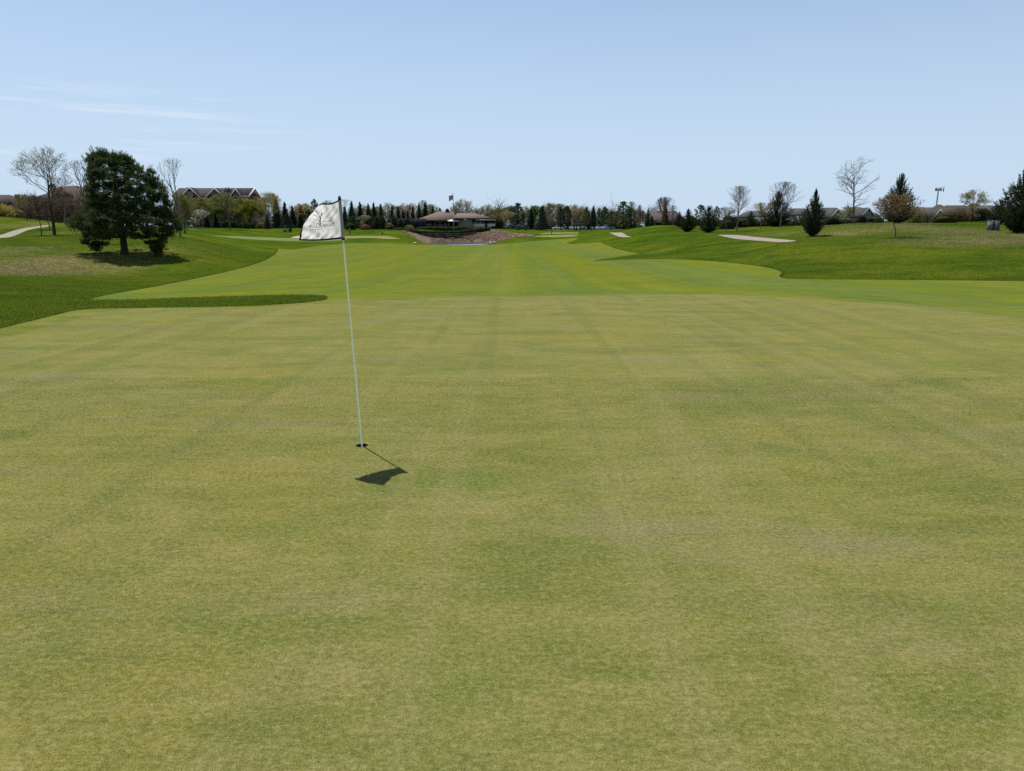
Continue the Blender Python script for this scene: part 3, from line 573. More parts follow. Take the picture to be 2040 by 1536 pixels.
def lobed(key, seed, aspect=0.75, lobes=None, nl=46, low=0.14, tuft=18, blade=9, lr=0.085, tr=0.020, bl=0.036, bw=0.009, prof=None, jag=0.15):
    """pine built of limb-borne needle clumps"""
    rg = np.random.default_rng(seed); g0, g1 = Geo(), Geo()
    g0.tubes([(0, 0, -0.03), (0, 0, 0.25), (0.004, 0, 0.6)], [(0, 0, 0.25), (0.004, 0, 0.6), (0, 0, 0.94)], [tr * 1.2, tr, tr * .7], [tr, tr * .7, 0.004], 8)
    prof = prof or (lambda f: math.sin(math.pi * (0.12 + 0.80 * f)) ** 0.8 * (1 - 0.25 * f))
    if lobes is None:
        lobes = []
        for i in range(nl):
            f = ((i + rg.random() * .8) / nl); z = low + (0.965 - low) * f; R = aspect * 0.5 * prof(f) * rg.uniform(1 - jag * 2, 1 + jag); az_ = i * 2.399 + rg.normal() * .4; rad = max(0, R - lr * .55) * math.sqrt(rg.uniform(0.35, 1))
            lobes.append((math.cos(az_) * rad, math.sin(az_) * rad, z, lr * rg.uniform(.7, 1.2) * (1 - .35 * f)))
        lobes.append((0, 0, 0.95, lr * .5))
    for (x, y, z, r) in lobes:
        c = np.array([x, y, z]); z0 = max(0.03, min(0.9, z - 0.30 * math.hypot(x, y) - 0.02)); mid = np.array([x * .55, y * .55, z0 + (z - z0) * 0.35])
        g0.tubes([(0, 0, z0), mid], [mid, c], [tr * .34, tr * .22], [tr * .22, 0.0015], 4)
        u = rg.normal(size=(tuft, 3)); u /= np.linalg.norm(u, axis=1, keepdims=True); u[:, 2] = np.where(u[:, 2] < -0.35, -u[:, 2], u[:, 2])
        tc_ = c + u * np.array([1, 1, 0.68]) * r * rg.uniform(0.55, 1.0, (tuft, 1))
        g0.tubes(np.repeat(c[None], tuft, 0), tc_, 0.0015, 0.0008, 3)
        D = rg.normal(size=(tuft * blade, 3)) * 0.75 + np.repeat(u, blade, 0) * 0.55; D[:, 2] += 0.45
        g1.blades(np.repeat(tc_, blade, 0) + rg.normal(size=(tuft * blade, 3)) * bl * .15, D, bl * rg.uniform(.7, 1.25, tuft * blade), bw * rg.uniform(.8, 1.3, tuft * blade), rg)
    TPL[key] = dict(aspect=aspect, parts=[('trunk', g0.mesh(key + '_trunk', True), 'bark'), ('crown', g1.mesh(key + '_needles'), 'leaf')])
def juniper(key, seed, aspect=0.62, n=80, per=95, spike=1.0, out=0.9, belly=0.42, spire=1.5, foot=0.35):
    """upright red cedar: separate feathery plumes sweeping up and out like flames"""
    rg = np.random.default_rng(seed); g0, g1 = Geo(), Geo(); g0.tubes([(0, 0, -0.03), (0, 0, 0.35)], [(0, 0, 0.35), (0, 0, 0.95)], [0.022, 0.014], [0.014, 0.002], 6)
    for i in range(n):
        zt = 0.13 + 0.84 * ((i + rg.random()) / n) ** 0.95
        env = aspect * 0.5 * ((foot + (1 - foot) * (zt / belly) ** 0.8) if zt < belly else max(0.03, (1 - zt) / (1 - belly)) ** spire * 0.96 + 0.04)
        az_ = i * 2.399 + rg.normal() * .35; r = env * (rg.uniform(0.85, 1.12) if rg.random() < .7 else rg.uniform(0.35, 0.8)); rise = (rg.uniform(0.10, 0.17) * spike + r * out) * rg.uniform(.85, 1.15)
        z0 = max(0.015, zt - rise); rise = zt - z0; d2 = np.array([math.cos(az_), math.sin(az_)]); p0 = np.array([0, 0, z0]); p2 = np.array([d2[0] * r, d2[1] * r, zt]); p1 = np.array([d2[0] * r * .62, d2[1] * r * .62, z0 + rise * 0.36])
        t = rg.random(per) ** 0.85; B = ((1 - t)[:, None] ** 2 * p0 + 2 * ((1 - t) * t)[:, None] * p1 + (t ** 2)[:, None] * p2); T = 2 * (1 - t)[:, None] * (p1 - p0) + 2 * t[:, None] * (p2 - p1); T /= np.linalg.norm(T, axis=1, keepdims=True)
        th_ = 0.021 * (1.10 - t) ** 0.85 * (0.55 + r / (aspect * .5)) + 0.0016; c = B + rg.normal(size=(per, 3)) * th_[:, None] * 0.6
        g1.blades(c, T + rg.normal(size=(per, 3)) * 0.42, (0.020 + th_ * .9) * rg.uniform(.6, 1.2, per), 0.005 + th_ * .26, rg)
        g0.tubes([p0, p1], [p1, p2 * .97 + p1 * .03], [0.005, 0.003], [0.003, 0.001], 3)
    t = np.linspace(0.5, 1.0, 90); g1.blades(np.c_[rg.normal(size=90) * .010 * (1.1 - t), rg.normal(size=90) * .010 * (1.1 - t), t * 0.98], np.c_[rg.normal(size=(90, 2)) * .4, np.ones(90)], 0.026, 0.008, rg)
    m = 1500; z = rg.uniform(0.05, 0.66, m); e2 = aspect * 0.36 * np.minimum(1, foot + z / belly * (1 - foot)) * np.clip((0.95 - z) / 0.5, 0, 1); a2 = rg.uniform(0, 6.283, m); rr = e2 * np.sqrt(rg.random(m)); g1.blades(np.c_[np.cos(a2) * rr, np.sin(a2) * rr, z], np.c_[np.cos(a2), np.sin(a2), np.full(m, .8)] + rg.normal(size=(m, 3)) * .5, .05, .014, rg)
    TPL[key] = dict(aspect=aspect, parts=[('trunk', g0.mesh(key + '_trunk', True), 'bark'), ('crown', g1.mesh(key + '_sprays'), 'leaf')])
def leafy(key, seed, aspect=0.8, leaf=9000, leafsize=0.015, clumps=110, clear=0.16, clump_r=0.075, **k):
    segs, tips, rg = skeleton(seed, aspect=aspect, levels=3, clear=clear, **k)
    P0 = np.array([s[0] for s in segs]); P1 = np.array([s[1] for s in segs]); R0 = np.array([s[2] for s in segs]); R1 = np.array([s[3] for s in segs]); lv = np.array([s[4] for s in segs])
    sw, sh = normalise([P1]); sc = np.array([sw * aspect, sw * aspect, sh]) * 0.94; P0 = P0 * sc; P1 = P1 * sc
    g0, g1, g2 = Geo(), Geo(), Geo(); t = lv == 0
    g0.tubes(P0[t], P1[t], np.maximum(R0[t], .003), np.maximum(R1[t], .002), 7); g1.tubes(P0[~t], P1[~t], np.maximum(R0[~t], .0022), np.maximum(R1[~t], .0016), 3)
    g0.tubes([(0, 0, -0.03)], [(0, 0, 0.01)], [0.03], [0.0225], 7)
    E_ = P1[lv >= 1]; cc = E_[rg.integers(0, len(E_), clumps)]; own = rg.integers(0, clumps, leaf); off = rg.normal(size=(leaf, 3)); off /= np.linalg.norm(off, axis=1, keepdims=True); off *= rg.random((leaf, 1)) ** 0.4
    g2.leaves(cc[own] + off * clump_r * np.array([1.1, 1.1, .8]) * rg.uniform(.6, 1.2, clumps)[own][:, None], leafsize, rg, 0.5)
    TPL[key] = dict(aspect=aspect, parts=[('trunk', g0.mesh(key + '_trunk', True), 'bark'), ('branches', g1.mesh(key + '_branches'), 'twig'), ('crown', g2.mesh(key + '_leaves'), 'leaf')])
def shrub(key, seed, aspect=1.0, leaf=6500, size=0.028, lobes=9, core=True, conic=0.0, stems=6):
    rg = np.random.default_rng(seed); g0, g1 = Geo(), Geo(); L_ = []
    for i in range(lobes):
        az_ = i * 2.399; rad = aspect * 0.5 * rg.uniform(0.1, 0.62); z = rg.uniform(0.12, 0.66); L_.append((math.cos(az_) * rad, math.sin(az_) * rad, z, rg.uniform(0.24, 0.36)))
    L_.append((0, 0, 0.55, 0.42)); L_.append((0, 0, 0.15, 0.42)); L_ = np.array(L_)
    own = rg.integers(0, len(L_), leaf); u = rg.normal(size=(leaf, 3)); u /= np.linalg.norm(u, axis=1, keepdims=True); rr = L_[own][:, 3:4] * rg.uniform(.68, 1.12, (leaf, 1))
    P = L_[own][:, :3] + u * rr * np.array([min(1.2, aspect * .9), min(1.2, aspect * .9), 1.0]); P[:, 2] = np.clip(P[:, 2], 0.01, 1.0)
    if conic: P[:, :2] *= (1 - conic * np.clip(P[:, 2], 0, 1))[:, None] * (1 + .25 * conic)
    g1.leaves(P, size, rg, 0.2, 0.5)
    if core:
        for q in L_: g1.blob(q[:3] * np.array([1 - conic * q[2], 1 - conic * q[2], 1]), np.array([min(1.2, aspect * .9) * (1 - conic * q[2]), min(1.2, aspect * .9) * (1 - conic * q[2]), 1]) * q[3] * 0.72, rg, 10, 6, .1)
    for i in range(stems):
        q = L_[i % len(L_)]; g0.tubes([(q[0] * .12, q[1] * .12, -0.03)], [q[:3]], [0.02], [0.006], 4)
    TPL[key] = dict(aspect=aspect, parts=[('stems', g0.mesh(key + '_stems'), 'bark'), ('crown', g1.mesh(key + '_foliage'), 'leaf')])
def brush(key, seed, aspect=1.1, stems=14, levels=3, minr=0.003, leaf=500, leafsize=0.012):
    """many-stemmed leafless thicket"""
    rg = np.random.default_rng(seed); S0 = []
    def grow(p, d, ln, r, lev):
        n = 5
        for i in range(n):
            d = unit(d + rg.normal(size=3) * .16 + np.array([0, 0, .05])); q = p + d * ln / n; S0.append((p, q, r * (1 - .12 * i), r * (1 - .12 * (i + 1)), lev)); p = q
            if lev < levels - 1 and i > 0:
                for _ in range(2 if lev == 0 else 1): grow(p.copy(), unit(d + rg.normal(size=3) * .65), ln * .52 * rg.uniform(.6, 1.1), r * .6, lev + 1)
    for i in range(stems):
        a = i * 2.399; t = rg.uniform(.05, .8) * aspect; grow(np.array([math.cos(a) * .04, math.sin(a) * .04, -0.02]), unit(np.array([math.cos(a) * t, math.sin(a) * t, 1])), rg.uniform(.5, .8), 0.010, 0)
    P0 = np.array([s[0] for s in S0]); P1 = np.array([s[1] for s in S0]); sw, sh = normalise([P1]); sc = np.array([sw * aspect, sw * aspect, sh]); P0 *= sc; P1 *= sc; lv = np.array([s[4] for s in S0])
    R0 = np.maximum([s[2] for s in S0], minr); R1 = np.maximum([s[3] for s in S0], minr * .8); g0, g1, g2 = Geo(), Geo(), Geo()
    g0.tubes(P0[lv == 0], P1[lv == 0], R0[lv == 0], R1[lv == 0], 4); g1.tubes(P0[lv > 0], P1[lv > 0], R0[lv > 0], R1[lv > 0], 3); parts = [('stems', g0.mesh(key + '_stems'), 'bark'), ('twigs', g1.mesh(key + '_twigs'), 'twig')]
    if leaf:
        idx = rg.integers(0, len(P1), leaf); g2.leaves(P1[idx] + rg.normal(size=(leaf, 3)) * .015, leafsize, rg); parts.append(('crown', g2.mesh(key + '_buds'), 'leaf'))
    TPL[key] = dict(aspect=aspect, parts=parts)

BARK = {'dark': plain('bark_dark', (0.045, 0.036, 0.028), 0.9, 0.1, 0, 0.3, 9), 'grey': plain('bark_grey', (0.16, 0.135, 0.115), 0.9, 0.1, 0, 0.3, 9), 'tan': plain('bark_tan', (0.20, 0.15, 0.10), 0.9, 0.1, 0, 0.3, 9), 'rust': plain('bark_rust', (0.13, 0.085, 0.06), 0.9, 0.1, 0, 0.3, 9)}
LEAF = {
 'pine': foliage('pine_needles', (0.018, 0.032, 0.011), (0.105, 0.145, 0.050), 0.38), 'pine_blue': foliage('pine_needles_grey', (0.022, 0.038, 0.025), (0.090, 0.118, 0.070), 0.32),
 'spruce': foliage('spruce_needles', (0.018, 0.032, 0.022), (0.074, 0.100, 0.062), 0.28), 'juniper': foliage('juniper_sprays', (0.016, 0.025, 0.012), (0.066, 0.082, 0.036), 0.28),
 'juniper_o': foliage('juniper_sprays_olive', (0.018, 0.022, 0.008), (0.070, 0.068, 0.024), 0.15),
 'yellow': foliage('young_leaves_yellow', (0.15, 0.17, 0.015), (0.32, 0.33, 0.035), 0.5), 'green': foliage('young_leaves_green', (0.085, 0.135, 0.02), (0.19, 0.25, 0.05), 0.5),
 'olive': foliage('young_leaves_olive', (0.10, 0.105, 0.035), (0.22, 0.21, 0.08), 0.5), 'gold': foliage('catkins_gold', (0.20, 0.15, 0.035), (0.38, 0.31, 0.08), 0.5),
 'tan': foliage('buds_tan', (0.18, 0.125, 0.07), (0.38, 0.29, 0.17), 0.45), 'rust': foliage('leaves_rust', (0.085, 0.050, 0.030), (0.22, 0.135, 0.075), 0.35),
 'red': foliage('leaves_red', (0.065, 0.026, 0.028), (0.17, 0.080, 0.070), 0.4), 'bud': foliage('buds_pale', (0.18, 0.18, 0.08), (0.35, 0.34, 0.16), 0.5),
 'hedge': foliage('hedge_leaves', (0.012, 0.024, 0.008), (0.048, 0.070, 0.020), 0.15), 'brown': foliage('leaves_brown', (0.14, 0.085, 0.035), (0.34, 0.22, 0.10), 0.42), 'blossom': foliage('blossom_pale', (0.30, 0.27, 0.2), (0.5, 0.46, 0.36), 0.4)}
TWIG = {'grey': plain('twig_grey', (0.13, 0.105, 0.09), 0.9, 0.1, 0, 0.25, 7), 'pale': plain('twig_pale', (0.24, 0.20, 0.165), 0.9, 0.1, 0, 0.25, 7), 'dark': plain('twig_dark', (0.06, 0.048, 0.04), 0.9, 0.1, 0, 0.25, 7), 'red': plain('twig_red', (0.16, 0.10, 0.08), 0.9, 0.1, 0, 0.25, 7), 'yellow': plain('twig_yellow', (0.24, 0.20, 0.07), 0.9, 0.1, 0, 0.25, 7)}

bare('bare_a', 5, aspect=0.62, levels=5, clear=0.30, nmain=13, up=0.10, leaf=3600, leafsize=0.0055, leafjit=0.012, leader=0.72, density=0.9, minr=0.0013, spread=0.85, ratio=0.66, seg=0.04)
bare('bare_b', 9, aspect=0.62, levels=5, clear=0.13, nmain=27, up=0.05, wob=0.17, spread=1.3, minr=0.0013, leader=0.90, ratio=0.60, density=0.95, trunk_r=0.013, seg=0.032)
bare('bare_c', 12, aspect=0.55, levels=4, clear=0.18, nmain=20, up=0.20, spread=0.75, minr=0.0016, leader=0.9, wob=0.10, density=1.3, trunk_r=0.014)
bare('bare_d', 21, aspect=0.75, levels=5, clear=0.25, nmain=14, up=0.12, leaf=5200, leafsize=0.011, leafjit=0.02, minr=0.0020, seg=0.045, density=0.9, trunk_r=0.018)
bare('bare_e', 29, aspect=0.60, levels=5, clear=0.30, nmain=11, up=0.20, spread=0.7, minr=0.0014, wob=0.12, seg=0.04, density=0.95)
bare('small_a', 33, aspect=0.85, levels=4, clear=0.30, nmain=16, up=0.10, leaf=4600, leafsize=0.011, leafjit=0.025, minr=0.0022, leader=0.8, trunk_r=0.014)
bare('small_b', 41, aspect=0.80, seg=0.042, levels=4, clear=0.30, nmain=15, up=0.14, leaf=1800, leafsize=0.009, leafjit=0.02, minr=0.0022, leader=0.8, trunk_r=0.015, density=1.3)
spruce('spruce_a', 51, 0.42); spruce('spruce_b', 52, 0.36, 44, 0.03, 0.25); spruce('spruce_c', 53, 0.5, 36, 0.06, 0.45)
lobed('pine_a', 61, 0.75, nl=52); lobed('pine_b', 62, 0.62, nl=44, low=0.16); lobed('pine_c', 63, 0.9, nl=56, low=0.10, lr=0.10)
juniper('juniper_a', 71, 0.60, 70, 90); juniper('juniper_b', 72, 0.76, 130, 90, 1.0, 0.9, 0.34, 1.0); juniper('juniper_c', 73, 0.85, 125, 90, 0.8, 0.75, 0.5, 0.8, 0.6); juniper('juniper_d', 74, 0.62, 130, 95, 1.1, 0.8, 0.46, 1.4)
leafy('leafy_a', 81, 0.80, nmain=16); leafy('leafy_b', 82, 0.95, leaf=10000, nmain=18); leafy('leafy_c', 83, 0.6, leaf=5000, nmain=16); leafy('leafy_d', 84, 0.85, leaf=4200, clumps=130, nmain=18)
shrub('shrub_a', 91, 1.0); shrub('shrub_b', 92, 1.5); shrub('arborvitae', 93, 0.75, 4200, 0.024, 6, True, 0.35); shrub('shrub_loose', 94, 1.1, 2600, 0.035, 10, False, 0, 10)
brush('brush_a', 95, 1.1, 18, leaf=1600); brush('brush_b', 96, 0.8, 16, leaf=2000)

NAME = {'bare': 'bare_tree', 'small': 'young_tree', 'spruce': 'spruce_tree', 'pine': 'pine_tree', 'juniper': 'juniper_tree', 'leafy': 'leafy_tree', 'shrub': 'shrub', 'arborvitae': 'arborvitae', 'brush': 'thicket_shrub'}
tr_rng = random.Random(4)
def plant(tpl, px, Y, ytop, wpx, label, leaf='green', bark='dark', twig='grey', group=None, rot=None, ybase=None, lean=0.0):
    x = X(px, Y); z = h1(x, Y); base = z
    P = at(px, ytop, Y); hgt = P[2] - base; dep = Y * CP + (CAMZ - base) * SP; wid = wpx / FPX * dep
    if tpl.startswith('spruce'): q_ = random.Random(label + 'w'); wpx *= q_.uniform(1.15, 1.75); ytop += q_.uniform(-3, 4)
    if tpl.startswith('juniper'): wpx *= 1.34
    T = TPL[tpl]; nm = NAME[tpl.split('_')[0]]
    sxy = wid / T['aspect']
    e = thing(nm, label, 'shrub' if nm in ('shrub', 'thicket_shrub') else 'tree', (x, Y, base), random.Random(label).uniform(0, 6.28) if rot is None else rot, group, (sxy, sxy, hgt))
    if lean: e.rotation_euler = (0, lean, 0)
    for pn, me, kind in T['parts']:
        o = bpy.data.objects.new(pn, me); COL.objects.link(o); o.parent = e
        setmat(o, BARK[bark] if kind == 'bark' else TWIG[twig] if kind == 'twig' else LEAF[leaf])
        if len(me.materials) and o.material_slots[0].material is None: pass
    return e

# ------------------------------------------------------------------ the big pine on the left bank
def hero_pine():
    Y = 64.0; px0 = 242; x0 = X(px0, Y); z0 = h1(x0, Y); m = (Y * CP + (CAMZ - z0) * SP) / FPX; rg = np.random.default_rng(77)
    env = [(306, 209, 222), (313, 200, 246), (320, 195, 276), (332, 193, 284), (345, 191, 303), (360, 191, 324), (375, 191, 332), (390, 187, 338), (405, 183, 341), (418, 176, 343), (430, 156, 348), (440, 147, 355), (449, 145, 366), (457, 152, 364), (464, 172, 342), (472, 170, 336)]
    low = [(470, 168, 222), (478, 157, 222), (486, 160, 214), (494, 174, 200), (474, 268, 330), (484, 280, 331), (493, 292, 326), (501, 300, 316)]
    lobes = []
    def row(y, l, r, n, shell):
        c, hw = (l + r) / 2, (r - l) / 2
        for i in range(n):
            q = -1 + 2 * (i + rg.uniform(.2, .8)) / n; xx = c + q * hw * 0.93; dd = hw * 0.85 * math.sqrt(max(0, 1 - q * q)) * rg.uniform(-1, 1)
            lobes.append(((xx - px0) * m, dd * m, (at(px0, y + rg.normal() * 3.0, Y)[2] - z0), rg.uniform(0.34, 0.62)))
    ys = np.array([e[0] for e in env])
    for y in np.arange(309, 472, 6.0):
        l = np.interp(y, ys, [e[1] for e in env]); r = np.interp(y, ys, [e[2] for e in env]); row(y, l + 5, r - 5, int(3 + (r - l) / 10.5), True)
        lobes.append(((l + 5 - px0) * m, rg.uniform(-.5, .5), at(px0, y, Y)[2] - z0, rg.uniform(.26, .4))); lobes.append(((r - 5 - px0) * m, rg.uniform(-.5, .5), at(px0, y, Y)[2] - z0, rg.uniform(.26, .4)))
    for y, l, r in low: row(y, l + 6, r - 6, 7, False)
    for xx, y in ((216, 308), (210, 314), (228, 312), (242, 309), (254, 313), (268, 315), (276, 322), (200, 322), (196, 330), (318, 346), (312, 342)):
        lobes.append(((xx - px0) * m, rg.uniform(-.4, .4), at(px0, y, Y)[2] - z0, 0.24))
    e = thing('pine_tree', 'large dark pine with spreading irregular crown on the left bank', 'tree', (x0, Y, z0))
    g0, gl, g1 = Geo(), Geo(), Geo(); ht = at(px0, 322, Y)[2] - z0
    zs = np.linspace(-0.15, ht, 12); tp = np.c_[-0.15 * (np.maximum(zs, 0) / ht) ** 1.5 + .06 * np.sin(zs), .05 * np.cos(zs * 1.3), zs]; rr = 0.30 * (1 - zs / ht * .88); rr[0] *= 1.25
    V = np.concatenate([p + r * np.c_[np.cos(np.arange(12) * math.pi / 6), np.sin(np.arange(12) * math.pi / 6), np.zeros(12)] for p, r in zip(tp, rr)]); g0.add(V, [(k * 12 + i, k * 12 + (i + 1) % 12, (k + 1) * 12 + (i + 1) % 12, (k + 1) * 12 + i) for k in range(11) for i in range(12)])
    LB = np.array(lobes)
    for (x, y, z, r) in lobes:
        c = np.array([x, y, z]); rad_c = math.hypot(x - np.interp(z, zs, tp[:, 0]), y); zb = max(0.7, min(ht * .95, z - 0.28 * rad_c)); b = np.array([np.interp(zb, zs, tp[:, 0]), 0, zb]); rad = 0.05
        if rad_c > 1.1:
            dd = np.linalg.norm(LB[:, :3] - c, axis=1) + np.where(np.hypot(LB[:, 0], LB[:, 1]) < rad_c - .35, 0, 99) + np.where(LB[:, 2] > z + .2, 3, 0); b = LB[int(np.argmin(dd)), :3]; rad = 0.028
        mid = b + (c - b) * np.array([.55, .55, .35])
        gl.tubes([b, mid], [mid, c], [rad, rad * .6], [rad * .6, .012], 5)
        n = 17; u = rg.normal(size=(n, 3)); u /= np.linalg.norm(u, axis=1, keepdims=True); u[:, 2] = np.where(u[:, 2] < -.3, -u[:, 2], u[:, 2])
        tc_ = c + u * np.array([1, 1, .6]) * r * rg.uniform(.45, 1, (n, 1)); gl.tubes(np.repeat(c[None], n, 0), tc_, .012, .006, 3)
        k = 13; D = rg.normal(size=(n * k, 3)) * .7 + np.repeat(u, k, 0) * .5; D[:, 2] += .75
        g1.blades(np.repeat(tc_, k, 0) + rg.normal(size=(n * k, 3)) * .04, D, rg.uniform(.16, .30, n * k), rg.uniform(.022, .040, n * k), rg)
    edge = [(np.interp(y, ys, [q_[i] for q_ in env]) + rg.normal() * 2, y) for y in np.arange(312, 470, 3.2) for i in (1, 2)] + [(xx, yy - rg.uniform(0, 5)) for xx, yy in ((207, 309), (214, 305), (222, 309), (231, 313), (241, 308), (250, 313), (259, 313), (268, 314), (276, 319), (283, 328), (296, 338), (304, 342), (314, 344), (322, 350))]
    for xx, yy in edge:                                             # upright candles that give the ragged outline
        c = np.array([(xx - px0) * m, rg.uniform(-.9, .9), at(px0, yy, Y)[2] - z0]); k = 46; ln = rg.uniform(.35, .7); o_ = np.array([np.sign(c[0]) * .35, 0, 1.0]); o_ /= np.linalg.norm(o_); t_ = rg.random(k)[:, None]
        g1.blades(c + o_ * ln * (t_ - .35) + rg.normal(size=(k, 3)) * .045, o_ * .8 + rg.normal(size=(k, 3)) * .6, rg.uniform(.14, .26, k), rg.uniform(.022, .036, k), rg); gl.tubes([c - o_ * ln * .9], [c + o_ * ln * .6], .02, .006, 4)
    obj('trunk', g0, BARK['dark'], e, True); obj('limbs', gl, BARK['dark'], e); obj('crown', g1, LEAF['pine'], e)
hero_pine()

